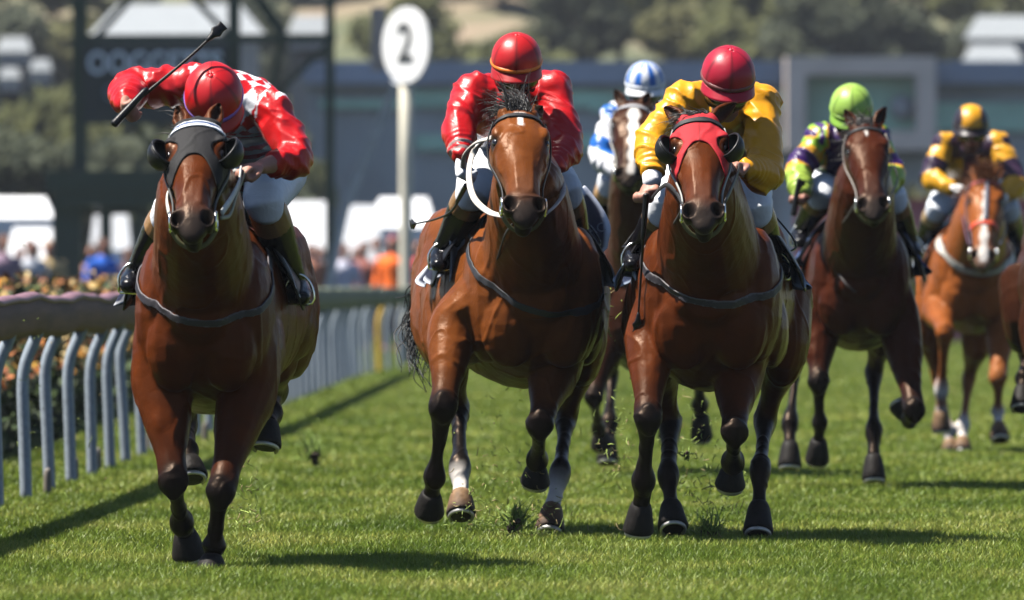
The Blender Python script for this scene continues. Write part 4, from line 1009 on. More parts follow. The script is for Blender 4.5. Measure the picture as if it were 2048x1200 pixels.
def sweep(name, s0, s1, sec, m):
    ss = np.arange(s0, s1, .6); V_ = []; k = len(sec)
    for s in ss:
        p, n = rail_at(s), rail_n(s); sag = .010 * math.sin(s * 1.3) + .006 * math.sin(s * 3.1)
        V_ += [p + n * a + A3(0, 0, z + sag) for a, z in sec]
    F = [(i * k + j, i * k + (j + 1) % k, (i + 1) * k + (j + 1) % k, (i + 1) * k + j) for i in range(len(ss) - 1) for j in range(k)] + [tuple(range(k)), tuple(range((len(ss) - 1) * k, len(ss) * k))]
    b_ = MB(); b_.add(V_, F, (0, 0, 0)); return b_.build(name, m, rail)
sec = [(.065, .80), (.10, .83), (.105, .90), (.10, .965), (.02, .965), (.015, .80)]
capS = [(.104, .967), (.108, .985), (.07, 1.003), (.03, 1.0), (.01, .985), (.01, .967)]
sweep('rail_cover', 1, 52, sec, M['rail_near']); sweep('rail_cap', 1, 52, capS, M['rail_cap'])
sweep('rail_board', 52.0, dl[-1] - 1, [(.06, .80), (.10, .83), (.105, .90), (.10, 1.01), (.02, 1.02), (.01, .80)], M['rail_far'])
pm = None; s = 3.2; k = 0
while s < dl[-1] - 1 and k < 99:
    p, n = rail_at(s), rail_n(s); yel = k == 43
    pb = MB(); tl = rng.normal() * .012
    pb.tube([p + A3(0, 0, -.05), p + n * (-.012 + tl * .3) + A3(0, 0, .32), p + n * (-.020 + tl * .6) + A3(0, 0, .56), p + n * (-.004 + tl) + A3(0, 0, .68), p + n * (.045 + tl) + A3(0, 0, .80), p + n * .062 + A3(0, 0, .86)], .030 if not yel else .036, lat=(1, 0, 0), n=12, sub=4, cap=.1)
    o = pb.build('post', M['post_y'] if yel else M['post'], rail)
    if yel: o['label'] = 'yellow rail post'
    k += 1; s += 2.32 + rng.normal() * .12
for px, py in ((95, 992), (196, 945), (410, 886), (150, 968), (300, 905)):
    Y = CAM_H * K / (py - HOR); p = at(px, py, Y); b_ = MB(); b_.tube([(p[0], Y, -.03), (p[0], Y, .10), (p[0] + .003, Y, .13)], [.022, .020, .016], n=10, sub=2); o = b_.build('ground_peg', mat('weathered_wood', (.16, .14, .12), vary=.3) if 'wood' not in M else M['wood'])
    recentre(o, (p[0], Y, 0)); tagit(o, 'short grey wooden peg standing in the grass behind the rail posts', 'peg', 'pegs behind the rail')
# ------------------------------------------------------------------ flower hedge behind the rail
M['leaf'] = mat('hedge_leaf', attr=True, rough=.6, spec=.3, vary=.3, vscale=6)
M['petal'] = mat('petal', attr=True, rough=.7, spec=.2, vary=.15)
def quads(P, size, r_, cols, asp=.6):
    n = len(P); a = r_.normal(size=(n, 3)); a /= np.linalg.norm(a, axis=1)[:, None]; b = np.cross(a, r_.normal(size=(n, 3))); b /= np.linalg.norm(b, axis=1)[:, None] + 1e-9
    s_ = size * r_.uniform(.6, 1.3, n)[:, None]; V_ = np.stack([P - a * s_, P + b * s_ * asp, P + a * s_, P - b * s_ * asp], 1).reshape(-1, 3)
    return V_, [(i * 4, i * 4 + 1, i * 4 + 2, i * 4 + 3) for i in range(n)], np.repeat(cols, 4, 0)
def quad_mesh(name, P, size, r_, cols, m, parent, asp=.6):
    V_, F, c = quads(P, size, r_, cols, asp); me = bpy.data.meshes.new(name); me.from_pydata(V_.tolist(), [], F); set_col(me, c)
    return link_mesh(name, me, m, parent, smooth=False)
hr_ = np.random.default_rng(12)
hedge = empty('flower_hedge', (-3.4, 72, 0), 'dark leafy hedge full of yellow and peach flowers behind the rail', 'hedge')
n = 16000; y = hr_.uniform(44, 120, n); bx = -2.98 - .004 * (y - 60)
u = hr_.uniform(0, 1, n); top = .98 + .09 * np.sin(y * 1.9) + .05 * np.sin(y * 5.1); z = u ** .8 * top
x = bx - hr_.uniform(0, .9, n) - .10 * z + .12 * np.sin(y * 2.3 + z * 3)
c = np.array([[.030, .050, .014]]) * hr_.uniform(.4, 1.7, (n, 1)); k = hr_.random(n) < .08; c[k] = A3(.12, .15, .04)
quad_mesh('foliage', np.stack([x, y, z], 1), .045, hr_, c, M['leaf'], hedge)
b_ = MB(); b_.tube([(-3.75, 43, .40), (-3.85, 82, .40), (-3.95, 121, .40)], .58, .46, (1, 0, 0), n=12, sub=6); b_.build('shade_core', mat('hedge_core', (.012, .014, .008), rough=.9), hedge)  # dark solid core put in for the shade inside the hedge
n = 5200; y = hr_.uniform(44, 120, n); bx = -2.98 - .004 * (y - 60); top = .98 + .09 * np.sin(y * 1.9) + .05 * np.sin(y * 5.1)
u = hr_.uniform(0, 1, n); z = top * (1 - .55 * u ** 1.5) + .04; x = bx + .03 - (1 - u) * hr_.uniform(0, 1.2, n) - .10 * z + .12 * np.sin(y * 2.3 + z * 3)
pal = np.array([[.50, .28, .05], [.46, .21, .04], [.52, .36, .15], [.42, .15, .05], [.55, .42, .20], [.26, .10, .05]]); c = pal[hr_.integers(0, 6, n)]
quad_mesh('flowers', np.stack([x, y, z], 1), .034, hr_, c, M['petal'], hedge, .9)

# ------------------------------------------------------------------ furlong marker
M['white_paint'] = mat('white_paint', (.80, .80, .80), rough=.5, vary=.05)
M['cream_paint'] = mat('cream_paint', (.66, .62, .50), rough=.6, vary=.12)
M['black_paint'] = mat('black_paint', (.02, .02, .022), rough=.5)
def text_mesh(s_, size, ext, bold=0):
    cu = bpy.data.curves.new('t', 'FONT'); cu.body = s_; cu.size = size; cu.extrude = ext; cu.offset = bold; cu.align_x = 'CENTER'; cu.align_y = 'CENTER'
    ob = bpy.data.objects.new('t', cu); COL.objects.link(ob); dg = bpy.context.evaluated_depsgraph_get(); dg.update()
    me = bpy.data.meshes.new_from_object(ob.evaluated_get(dg)); bpy.data.objects.remove(ob); return me
Ym = 150.0; pc = at(813, 90, Ym - .14); px_ = at(812, 400, Ym)
mk = empty('furlong_marker', (px_[0], Ym, 0), 'tall pole carrying a round white board with the number 2', 'marker post')
b_ = MB(); b_.tube([(px_[0], Ym, -.1), (px_[0], Ym, 1.5), (px_[0], Ym, pc[2] - .30)], .085, n=16, sub=2, cap=.1); b_.build('pole', M['cream_paint'], mk)
R_ = .50; ca, sa = math.cos(math.radians(52)), math.sin(math.radians(52)); dx, dn = A3(ca, -sa, 0), A3(-sa, -ca, 0)
b_ = MB(); th = np.linspace(0, 2 * np.pi, 49)[:-1]
ring_ = lambda r, o: [pc + dx * r * math.sin(a) + A3(0, 0, r * math.cos(a)) + dn * o for a in th]
V_ = ring_(R_, .02) + ring_(R_, -.02); b_.add(V_, [tuple(range(48)), tuple(range(48, 96))[::-1]] + [(i, (i + 1) % 48, 48 + (i + 1) % 48, 48 + i) for i in range(48)], (0, 0, 0))
disc = b_.build('disc', M['white_paint'], mk, smooth=False)
me = text_mesh('2', .72, .006, .012); mt = Matrix((tuple(dx) + (0,), (0, 0, 1, 0), tuple(dn) + (0,), (0, 0, 0, 1))).transposed()
me.transform(Matrix.Translation(Vector(pc + dn * .028)) @ mt); link_mesh('numeral', me, M['black_paint'], disc, smooth=False)
b_ = MB(); q = at(757, 78, Ym + .5); b_.box(q, (.10, .02, .42)); b_.build('back_board', mat('pale_wood', (.42, .36, .33), vary=.15), mk, smooth=False)
b_ = MB(); b_.bar(at(792, 165, Ym + .3), at(690, 420, Ym + 1.2), .055, .04); b_.bar(at(690, 420, Ym + 1.2), A3(at(625, 570, Ym + 2)[0], Ym + 2, 0), .055, .04); b_.build('stay', mat('grey_stay', (.62, .66, .72)), mk, smooth=False)

# ------------------------------------------------------------------ steel tower with its sign
M['tower'] = mat('tower_green', (.010, .030, .028), rough=.6, vary=.2); M['sign_paint'] = mat('sign_navy', (.010, .020, .034), rough=.6, vary=.15)  # the sign board has its own navy colour
Yt = 172.0; tp = lambda x, y, d=0: at(x, y, Yt + d)
tw = empty('steel_tower', (tp(300, 0)[0], Yt + 1, 0), 'dark green steel camera tower with a lettered navy sign board', 'tower')
def beam(name, *segs, m='tower'):
    b_ = MB()
    for a, c_, w_ in segs: b_.bar(a, c_, w_ * Yt / K / 2)
    b_.build(name, M[m], tw, smooth=False)
def gz(x): q = tp(x, 0); q[2] = 0; return q
for x_, w_, y0 in ((160, 30, 352), (468, 25, None), (660, 18, None)):
    beam('column', (tp(x_, -260), tp(x_, y0) if y0 else gz(x_), w_))
beam('cross_beam', (tp(150, 78), tp(672, 76), 17)); beam('platform', (tp(92, 362, -.6), tp(345, 362, -.6), 42)); 
for x_, w_ in ((135, 58), (212, 24), (277, 16)): beam('leg', (tp(x_, 383, -.3), gz(x_) - A3(0, .3, 0), w_))
b_ = MB(); q = tp(226, 398, -.2); b_.box(q, (114 * Yt / K, .5, 15 * Yt / K)); b_.build('shade_panel', M['tower'], tw, smooth=False)  # solid box standing in for the dark shade under the platform
beam('leg_tie', (tp(112, 424, -.1), tp(300, 420, -.1), 16))
for a, c_, w_ in (((268, -10), (178, 92), 13), ((380, -10), (455, 68), 13), ((505, -20), (566, 68), 22), ((562, 86), (540, 190), 13), ((655, 90), (545, 195), 11), ((268, 240), (330, 345), 12), ((330, 240), (270, 345), 9)):
    beam('brace', (tp(*a, .3), tp(*c_, .3), w_))
b_ = MB(); b_.box(tp(312, 168, -.2), ((458 - 168) / 2 * Yt / K, .06, (246 - 86) / 2 * Yt / K)); sg = b_.build('sign_board', M['sign_paint'], tw, smooth=False)
me = text_mesh('OOGGETTS', .47, .004, .010); X = Matrix(((1, 0, 0, 0), (0, 0, -1, 0), (0, 1, 0, 0), (0, 0, 0, 1)))
q = tp(310, 128, -.28); ext_ = get_co(me)[:, 0]; me.transform(Matrix.Scale((270 * Yt / K) / (ext_.max() - ext_.min()), 4, (1, 0, 0))); me.transform(Matrix.Translation(Vector(q)) @ X)
link_mesh('lettering', me, mat('sign_letters', (.75, .80, .85), vary=.1), sg, smooth=False)
me = text_mesh('C', .36, .004, .006); me.transform(Matrix.Translation(Vector(tp(222, 187, -.28))) @ X); link_mesh('second_line', me, mat('dim_letter', (.12, .16, .20)), sg, smooth=False)

# ------------------------------------------------------------------ far buildings, hill, trees
Yb = 300.0; bp = lambda x, y, d=0: at(x, y, Yb + d); pxm = Yb / K
M['slate'] = mat('slate_cladding', (.32, .36, .40), rough=.6, vary=.2, vscale=.6); M['fascia'] = mat('blue_fascia', (.27, .33, .45), rough=.6, vary=.15, vscale=.5)
M['glass'] = mat('green_glass', (.34, .66, .55), rough=.25, spec=.5, vary=.3, vscale=.5); M['portal'] = mat('portal_stone', (.74, .63, .56), rough=.7, vary=.12, vscale=.8)
bd = empty('grandstand', (bp(1350, 0)[0], Yb + 6, 0), 'long low dark glazed stand with a big pale square portal', 'building')
def slab(name, x0, x1, y0, y1, d, m, th=.3, par=None):
    b_ = MB(); a, c_ = bp(x0, y0, d), bp(x1, y1, d); b_.box(((a[0] + c_[0]) / 2, Yb + d + th, (a[2] + c_[2]) / 2), (abs(c_[0] - a[0]) / 2, th, abs(a[2] - c_[2]) / 2))
    return b_.build(name, M[m], par or bd, smooth=False)
yg = HOR + CAM_H / pxm
wall = slab('wall', 615, 2500, 168, yg, 0, 'slate', 6)
slab('roof_fascia', 605, 2510, 122, 168, -.6, 'fascia', 7)
for x0, x1, y0, y1 in ((820, 1180, 180, 214), (1180, 1575, 182, 222), (1872, 2500, 205, 262), (830, 1190, 268, 300), (1190, 1570, 262, 300), (640, 800, 200, 216)): slab('window_band', x0, x1, y0, y1, -.25, 'glass', .1)
po_ = slab('portal', 1572, 1612, 113, 300, -2.2, 'portal', 1.1); slab('portal_jamb', 1832, 1872, 113, 300, -2.2, 'portal', 1.1); slab('portal_lintel', 1612, 1832, 113, 150, -2.2, 'portal', 1.1); slab('portal_sill', 1612, 1832, 262, 300, -2.2, 'portal', 1.1)
slab('portal_glass', 1614, 1830, 151, 261, -1.2, 'glass', .2)
slab('lower_wall', 1560, 2500, 318, yg, -.5, 'slate', .2)
b_ = MB(); b_.ell(bp(1805, 215, -1.6), (.33, .2, .33)); b_.build('pale_blob', mat('pale_globe', (.4, .42, .46)), bd)  # small pale ball in front of the portal glass
# pink padded barrier, bushes
b_ = MB(); Yp = 205.0; a, c_ = at(1590, 412, Yp), at(2300, 412, Yp); b_.box(((a[0] + c_[0]) / 2, Yp, a[2] / 2), ((c_[0] - a[0]) / 2, .12, a[2] / 2)); fb = empty('barrier_fence', ((a[0] + c_[0]) / 2, Yp, 0), 'low pink padded barrier fence far beyond the chestnut horse', 'fence')
b_.build('panel', mat('pink_padding', (.40, .12, .15), rough=.7, vary=.25, vscale=1.5), fb, smooth=False)
b_ = MB(); b_.box(((a[0] + c_[0]) / 2, Yp - .02, a[2] + .06), ((c_[0] - a[0]) / 2, .16, .06)); b_.build('top_rail', mat('red_rail', (.34, .06, .08), vary=.1), fb, smooth=False)
# hill
xs = np.linspace(-160, 160, 81); ys = np.linspace(318, 900, 50); Vv = []
for y in ys:
    for x in xs:
        d = max(0, y - 322); Vv.append((x, y, -.05 + min(d, 60) * .085 + max(0, d - 60) * .16 + 1.2 * math.sin(x * .09 + y * .02) * min(1, d / 60) + .8 * math.sin(x * .23 + y * .05) * min(1, d / 60)))
me = bpy.data.meshes.new('hill'); nx = len(xs); me.from_pydata(Vv, [], [(i * nx + j, i * nx + j + 1, (i + 1) * nx + j + 1, (i + 1) * nx + j) for i in range(len(ys) - 1) for j in range(nx - 1)])
hm, t, b = new_mat('dry_hill'); N, L_ = t.nodes, t.links; tc = N.new('ShaderNodeTexCoord'); nz = N.new('ShaderNodeTexNoise'); nz.inputs['Scale'].default_value = .16; nz.inputs['Detail'].default_value = 6; L_.new(tc.outputs['Object'], nz.inputs['Vector'])
rp = N.new('ShaderNodeValToRGB'); L_.new(nz.outputs[0], rp.inputs[0]); e = rp.color_ramp.elements; e[0].position = .38; e[0].color = (.075, .085, .042, 1); e[1].position = .66; e[1].color = (.22, .165, .115, 1); x = e.new(.5); x.color = (.12, .115, .062, 1)
L_.new(rp.outputs[0], b.inputs['Base Color']); b.inputs['Roughness'].default_value = .95
tagit(link_mesh('hill', me, hm), kind='structure')
def hz(x, y):
    d = max(0, y - 322); return -.05 + min(d, 60) * .085 + max(0, d - 60) * .16 + (1.2 * math.sin(x * .09 + y * .02) + .8 * math.sin(x * .23 + y * .05)) * min(1, d / 60)
# trees
M['bark'] = mat('bark', (.10, .08, .06), rough=.9, vary=.3)
M['crown'] = mat('tree_leaf', attr=True, rough=.7, spec=.1, vary=.2, vscale=.8)
_t = M['crown'].node_tree; _b = _t.nodes['Principled BSDF']; _tr = _t.nodes.new('ShaderNodeBsdfTranslucent'); _mx = _t.nodes.new('ShaderNodeMixShader'); _mx.inputs[0].default_value = .5
_t.links.new(_b.inputs['Base Color'].links[0].from_socket, _tr.inputs[0]); _t.links.new(_b.outputs[0], _mx.inputs[1]); _t.links.new(_tr.outputs[0], _mx.inputs[2]); _t.links.new(_mx.outputs[0], _t.nodes['Material Output'].inputs[0])
def make_tree(seed, col, hgt, wid, label):
    r_ = np.random.default_rng(seed); root = empty('hill_tree', (0, 0, 0), label, 'tree', 'trees on the far hillside')
    b_ = MB(); b_.tube([(0, 0, -.3), (.05, 0, hgt * .3), (.1, .05, hgt * .62)], [.22, .16, .07], n=8, sub=3)
    cl = []
    for k in range(11):
        a = r_.uniform(0, 6.3); rr = wid * .5 * r_.uniform(.15, .8); z = hgt * r_.uniform(.32, .88); rr *= 1.15 - abs(z / hgt - .5); c_ = A3(math.cos(a) * rr, math.sin(a) * rr, z); cl.append((c_, wid * r_.uniform(.16, .30)))
        b_.tube([(.05, 0, hgt * .3), c_ * .6 + A3(0, 0, hgt * .12), c_], [.10, .06, .02], n=6, sub=3)
    b_.build('trunk', M['bark'], root)
    P = []; C_ = []
    for c_, rad in cl:
        n = 300; d = r_.normal(size=(n, 3)); d /= np.linalg.norm(d, axis=1)[:, None]; P.append(c_ + d * (rad * r_.uniform(.55, 1.1, n))[:, None] * [1, 1, .8]); C_.append(np.repeat(np.array(col)[None] * r_.uniform(.7, 1.3), n, 0) * r_.uniform(.7, 1.3, (n, 1)))
    quad_mesh('crown', np.vstack(P), wid * .055, r_, np.vstack(C_), M['crown'], root)
    return root
protos = [make_tree(1, (.17, .18, .082), 6.5, 5.5, 'olive green spreading tree on the far hillside'), make_tree(2, (.115, .13, .088), 7.5, 5, 'dark green dense tree on the far hillside'), make_tree(3, (.24, .235, .115), 5, 5, 'pale yellow green bushy tree on the far hillside')]
def copy_tree(o, parent=None):
    c_ = o.copy(); COL.objects.link(c_); c_.parent = parent
    for ch in list(o.children): copy_tree(ch, c_)
    return c_
tr_ = np.random.default_rng(21); used = set(); spots = []
for row, (Yr, n) in enumerate(((330, 26), (352, 28), (380, 31), (412, 34), (450, 34))):
    for i in range(n):
        hw = Yr * .083; x = -hw + 2 * hw * (i + tr_.uniform(.1, .9)) / n; y = Yr + tr_.uniform(-8, 10)
        pxx = 1024 + x * K / y; pyy = HOR - (hz(x, y) + 3 - CAM_H) * K / y
        hs_ = [(175, 640, 84), (860, 1010, 30), (-60, 110, 165), (1930, 2090, 130)]
        top_ = HOR - (hz(x, y) + 5.2 - CAM_H) * K / y
        if row < 2 and any(a - 40 < pxx < b + 40 and top_ < c - 30 for a, b, c in hs_): continue
        spots.append((x, y, tr_.integers(0, 3), tr_.uniform(.55, .95)))
for x, y, k, s_ in spots:
    o = protos[k] if k not in used else copy_tree(protos[k]); used.add(k); o.location = (x, y, hz(x, y) - .1); o.rotation_euler.z = tr_.uniform(0, 6.3); o.scale = (s_,) * 3
# bushes left of the tower and by the barrier
for i, (x_, y_, Y, w_, h_, k, lb) in enumerate(((60, 385, 240, 2.2, 2.3, 1, 'dark rounded bush standing left of the steel tower'), (380, 385, 240, 2.6, 2.2, 1, 'dark rounded bush standing behind the tower platform'), (560, 300, 290, 1.2, 1.6, 0, 'olive bush between the tower and the long stand'), (1852, 420, 215, .6, .75, 2, 'small yellow green bush beside the yellow jockey'), (2052, 410, 215, .7, .8, 2, 'yellow green bush at the right edge above the barrier'), (110, 262, 290, 2.0, 2.2, 0, 'olive leafy tree behind the left tower column'), (300, 250, 290, 2.4, 2.0, 0, 'olive leafy tree behind the sign board'))):
    o = copy_tree(protos[k]); q = at(x_, y_, Y); hh = q[2] + h_ * .5; o.location = (q[0], Y, -.1); o.scale = (w_ / 2.6, w_ / 2.6, hh / (6 if k == 0 else 6.8 if k == 1 else 4.6)); o['label'] = lb; o['group'] = 'bushes around the tower and barrier'; o.name = 'bush'
# houses
M['render'] = mat('pale_render', (.40, .38, .36), rough=.8, vary=.1); M['roof_grey'] = mat('pale_roof', (.24, .26, .28), rough=.6, vary=.12); M['pane'] = mat('house_window', (.05, .06, .07), rough=.2)
def house(x_, y_, Y, w_, h_, rh, label, wallm='render', roofm='roof_grey', yaw=0):
    q = at(x_, y_, Y); g = hz(q[0], Y) if Y > 322 else 0; z0 = q[2]          # y_ = eaves row
    root = empty('house', (q[0], Y, g), label, 'house'); b_ = MB(); d = w_ * .35
    b_.box((q[0], Y, (z0 + g - 1) / 2), (w_ / 2, d, (z0 - g + 1) / 2)); b_.build('wall', M[wallm], root, smooth=False)
    a = A3(q[0] - w_ * .56, Y - d * 1.15, z0); V_ = [a, a + A3(w_ * 1.12, 0, 0), a + A3(w_ * 1.12, d * 2.3, 0), a + A3(0, d * 2.3, 0), A3(q[0] - w_ * .38, Y, z0 + rh), A3(q[0] + w_ * .38, Y, z0 + rh)]
    b_ = MB(); b_.add(V_, [(0, 1, 5, 4), (1, 2, 5), (2, 3, 4, 5), (3, 0, 4), (3, 2, 1, 0)], (0, 0, 0)); b_.build('roof', M[roofm], root, smooth=False)
    for s_ in (-.28, 0, .28):
        b_ = MB(); b_.box((q[0] + s_ * w_, Y - d - .01, z0 - .8), (.3, .04, .4)); b_.build('window', M['pane'], root, smooth=False)
house(358, 75, 336, 4.7, 2, 1.0, 'wide building with a pale grey hipped roof behind the tower')
house(622, 72, 338, 1.3, 2, .6, 'small pale roofed house right of the tower beam')
house(82, 142, 332, .6, 1.5, .35, 'narrow cream house among trees at the far left', )
house(28, 104, 345, 1.0, 1.2, .45, 'white house high on the dry hill at the left edge')
house(20, 156, 332, .6, 1.2, .3, 'small white cottage low at the left edge')
house(2010, 78, 345, 2.2, 2, .7, 'white roofed house on the hill at the upper right')
house(1985, 124, 332, 1.6, 2, .5, 'low cream house just above the long stand at right')

# ------------------------------------------------------------------ marquees, cars, crowd
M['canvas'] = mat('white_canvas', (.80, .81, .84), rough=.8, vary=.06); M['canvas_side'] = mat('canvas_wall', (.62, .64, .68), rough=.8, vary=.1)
def marquee(x0, x1, ytop, yeave, Y, label):
    a, c_ = at(x0, yeave, Y), at(x1, yeave, Y); zt = at(0, ytop, Y)[2]; ze = a[2]; cx = (a[0] + c_[0]) / 2; hw = (c_[0] - a[0]) / 2
    root = empty('marquee', (cx, Y + hw, 0), label, 'tent')
    V_ = [A3(cx - hw, Y, ze), A3(cx + hw, Y, ze), A3(cx + hw, Y + 2 * hw, ze), A3(cx - hw, Y + 2 * hw, ze), A3(cx - hw * .72, Y + hw, zt), A3(cx + hw * .72, Y + hw, zt)]
    b_ = MB(); b_.add(V_, [(0, 1, 5, 4), (1, 2, 5), (2, 3, 4, 5), (3, 0, 4), (3, 2, 1, 0)], (0, 0, 0)); b_.build('roof', M['canvas'], root, smooth=False)
    b_ = MB(); b_.box((cx, Y + .03, ze - .15), (hw, .02, .15)); b_.build('valance', M['canvas'], root, smooth=False)
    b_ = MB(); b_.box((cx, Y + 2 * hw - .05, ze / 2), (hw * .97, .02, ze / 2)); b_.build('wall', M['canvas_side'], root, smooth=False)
    for sx in (-1, 1):
        b_ = MB(); b_.bar((cx + sx * (hw - .04), Y + .05, 0), (cx + sx * (hw - .04), Y + .05, ze), .03); b_.build('leg', M['steel'], root, smooth=False)
marquee(-40, 108, 394, 436, 215, 'white marquee roof at the left edge beyond the hedge')
marquee(10, 115, 455, 520, 205, 'low white sloping awning at left above the spectators')
marquee(556, 672, 402, 505, 212, 'square white marquee beyond the rail behind the leading horse')
marquee(672, 765, 410, 512, 216, 'bright white marquee beyond the rail left of the marker pole')
marquee(740, 872, 395, 455, 225, 'pale white pointed marquee just behind the marker pole')
marquee(180, 262, 395, 500, 214, 'small white tent seen between the tower legs')
M['car'] = mat('white_car', (.80, .80, .81), rough=.25, spec=.5, vary=.02); M['tyre'] = mat('tyre', (.02, .02, .02), rough=.8)
def car(x_, Y, L_, label, sgn=1):
    q = at(x_, 0, Y); root = empty('parked_car', (q[0], Y, 0), label, 'car')
    prof = [(-.5, .30), (-.5, .62), (-.46, .78), (-.40, .86), (-.30, 1.35), (-.22, 1.46), (.10, 1.47), (.20, 1.40), (.30, .95), (.46, .84), (.5, .70), (.5, .30)]
    rows = []
    for yy, k in ((-.86, .90), (-.80, 1), (.80, 1), (.86, .90)): rows.append([A3(q[0] + sgn * px * L_ * (.985 if k < 1 else 1), Y + yy, .32 + (z - .32) * (.98 if k < 1 else 1)) for px, z in prof])
    n = len(prof); V_ = sum(rows, []); F = [(i * n + j, i * n + (j + 1) % n, (i + 1) * n + (j + 1) % n, (i + 1) * n + j) for i in range(3) for j in range(n)] + [tuple(range(n)), tuple(range(3 * n, 4 * n))]
    b_ = MB(); b_.add(V_, F, (0, 0, 0)); body = b_.build('body', M['car'], root, smooth=False)
    for x0, x1 in ((-.27, -.06), (-.03, .20)):
        b_ = MB(); V_ = [A3(q[0] + sgn * a * L_, Y - .875, z) for a, z in ((x0 - .04, .92), (x1 + .03, .92), (x1 - .02, 1.36), (x0 + .01, 1.36))]; V_ += [v + A3(0, .01, 0) for v in V_]
        b_.add(V_, [(0, 1, 2, 3), (7, 6, 5, 4)] + [(i, (i + 1) % 4, 4 + (i + 1) % 4, 4 + i) for i in range(4)], (0, 0, 0)); b_.build('window', M['pane'], root, smooth=False)
    for px in (-.31, .31):
        for yy in (-.80, .80):
            b_ = MB(); b_.tube([(q[0] + px * L_, Y + yy - .09, .32), (q[0] + px * L_, Y + yy + .09, .32)], .32, lat=(1, 0, 0), n=20, sub=1, cap=.05); b_.build('wheel', M['tyre'], root)
car(720, 206, 2.9, 'white car parked beyond the rail beside the marker pole'); car(605, 206, 2.6, 'white car parked beyond the rail nearer the leading horse', -1)
# spectators
def person_mesh():
    mb = MB()
    for s in (-1, 1):
        mb.tube([(s * .09, 0, .88), (s * .10, -.02, .48), (s * .10, .02, .08)], [.085, .06, .045], lat=(1, 0, 0), tag=(1, 0, 0)); mb.ell((s * .10, -.06, .04), (.045, .12, .04), None, (1, 0, 0))
        mb.tube([(s * .20, 0, 1.40), (s * .27, .02, 1.14), (s * .25, -.12, .92)], [.055, .045, .035], lat=(1, 0, 0), tag=(0, 0, 0)); mb.ell((s * .25, -.14, .85), (.03, .045, .06), None, (0, 0, 0))
    mb.tube([(0, 0, .86), (0, 0, 1.1), (0, 0, 1.34), (0, 0, 1.46)], [.16, .15, .19, .10], [.11, .10, .12, .07], (1, 0, 0), (0, 0, 0), n=16)
    mb.tube([(0, 0, 1.42), (0, -.01, 1.56)], .055, lat=(1, 0, 0)); mb.ell((0, -.01, 1.64), (.078, .098, .115)); mb.ell((0, -.105, 1.62), (.016, .02, .022))
    me, t = remesh(mb, .02, 3); set_col(me, np.repeat(SKIN[None], len(me.vertices), 0)); return me
def shirt_mesh():
    mb = MB()
    for s in (-1, 1): mb.tube([(s * .19, 0, 1.40), (s * .27, .02, 1.14), (s * .26, -.06, 1.0)], [.075, .062, .052], lat=(1, 0, 0))
    mb.tube([(0, 0, .84), (0, 0, 1.1), (0, 0, 1.34), (0, 0, 1.46)], [.185, .17, .205, .10], [.135, .125, .14, .08], (1, 0, 0), n=16)
    return remesh(mb, .02, 3)[0]
def trouser_mesh():
    mb = MB()
    for s in (-1, 1): mb.tube([(s * .09, 0, .90), (s * .10, -.02, .48), (s * .10, .02, .08)], [.105, .08, .065], lat=(1, 0, 0))
    return remesh(mb, .02, 3)[0]
def hair_mesh():
    mb = MB(); mb.ell((0, .012, 1.675), (.086, .10, .095)); return remesh(mb, .02, 2)[0]
pms = [person_mesh(), shirt_mesh(), trouser_mesh(), hair_mesh()]
for m_, mm in zip(pms, (M['skin'], None, None, None)):
    m_.polygons.foreach_set('use_smooth', [True] * len(m_.polygons)); m_.materials.append(mm)
cl_mats = {}
def cloth_col(c):
    if c not in cl_mats: cl_mats[c] = mat('spectator_cloth', c, rough=.8, vary=.15)
    return cl_mats[c]
def spectator(x_, Y, c, tr, hair, label, hs=1.0):
    q = at(x_, 0, Y); root = empty('person', (q[0], Y, 0), label, 'spectator', 'spectators beyond the rail'); root.rotation_euler.z = rng.uniform(-.7, .7); root.scale = (hs,) * 3
    for nm, me, mm in (('body', pms[0], None), ('shirt', pms[1], c), ('trousers', pms[2], tr), ('hair', pms[3], hair)):
        o = bpy.data.objects.new(nm, me); COL.objects.link(o); o.parent = root
        if mm is not None: o.material_slots[0].link = 'OBJECT'; o.material_slots[0].material = cloth_col(mm)
DK = (.03, .03, .04); BR = (.05, .03, .02); NV = (.03, .045, .10)
for a in ((8, 168, (.25, .17, .24), DK, BR, 'spectator in a mauve top at the left edge behind the hedge'), (40, 172, (.10, .22, .24), NV, DK, 'spectator in a dull teal top behind the hedge at left'), (70, 176, (.05, .32, .40), DK, DK, 'spectator in a bright teal shirt beneath the left awning'), (60, 169, (.50, .52, .58), NV, BR, 'spectator in a pale grey top near the left hedge end'), (97, 170, (.52, .38, .18), BR, (.3, .2, .1), 'spectator in a tan jacket just left of the tower'),
          (185, 176, (.30, .16, .14), NV, BR, 'spectator in a dull red top between the tower legs'), (205, 170, (.015, .13, .62), (.10, .14, .25), BR, 'spectator in a vivid blue shirt at the foot of the tower'), (255, 180, (.10, .05, .06), DK, BR, 'spectator in a dark maroon coat right of the tower legs'),
          (622, 178, (.42, .17, .10), DK, BR, 'spectator in a rusty brown top beyond the leading horse'), (640, 184, (.34, .15, .12), NV, BR, 'spectator in a brick red cardigan near the square marquee'), (688, 180, (.60, .60, .72), NV, BR, 'spectator in a lavender white shirt beneath the white car'), (712, 188, (.14, .05, .05), DK, DK, 'spectator in a dark red jacket beside the white car'), (728, 182, (.30, .10, .08), DK, BR, 'spectator in a red brown top left of the orange vest'), (752, 186, (.40, .42, .46), NV, BR, 'spectator in a light grey top left of the orange vest'),
          (786, 178, (.95, .16, .01), DK, (.30, .03, .05), 'steward in a glowing orange vest left of the marker pole'), (838, 184, (.50, .04, .03), NV, BR, 'spectator in a bright red top right of the marker pole')):
    spectator(*a, hs=float(rng.uniform(.92, 1.04)))

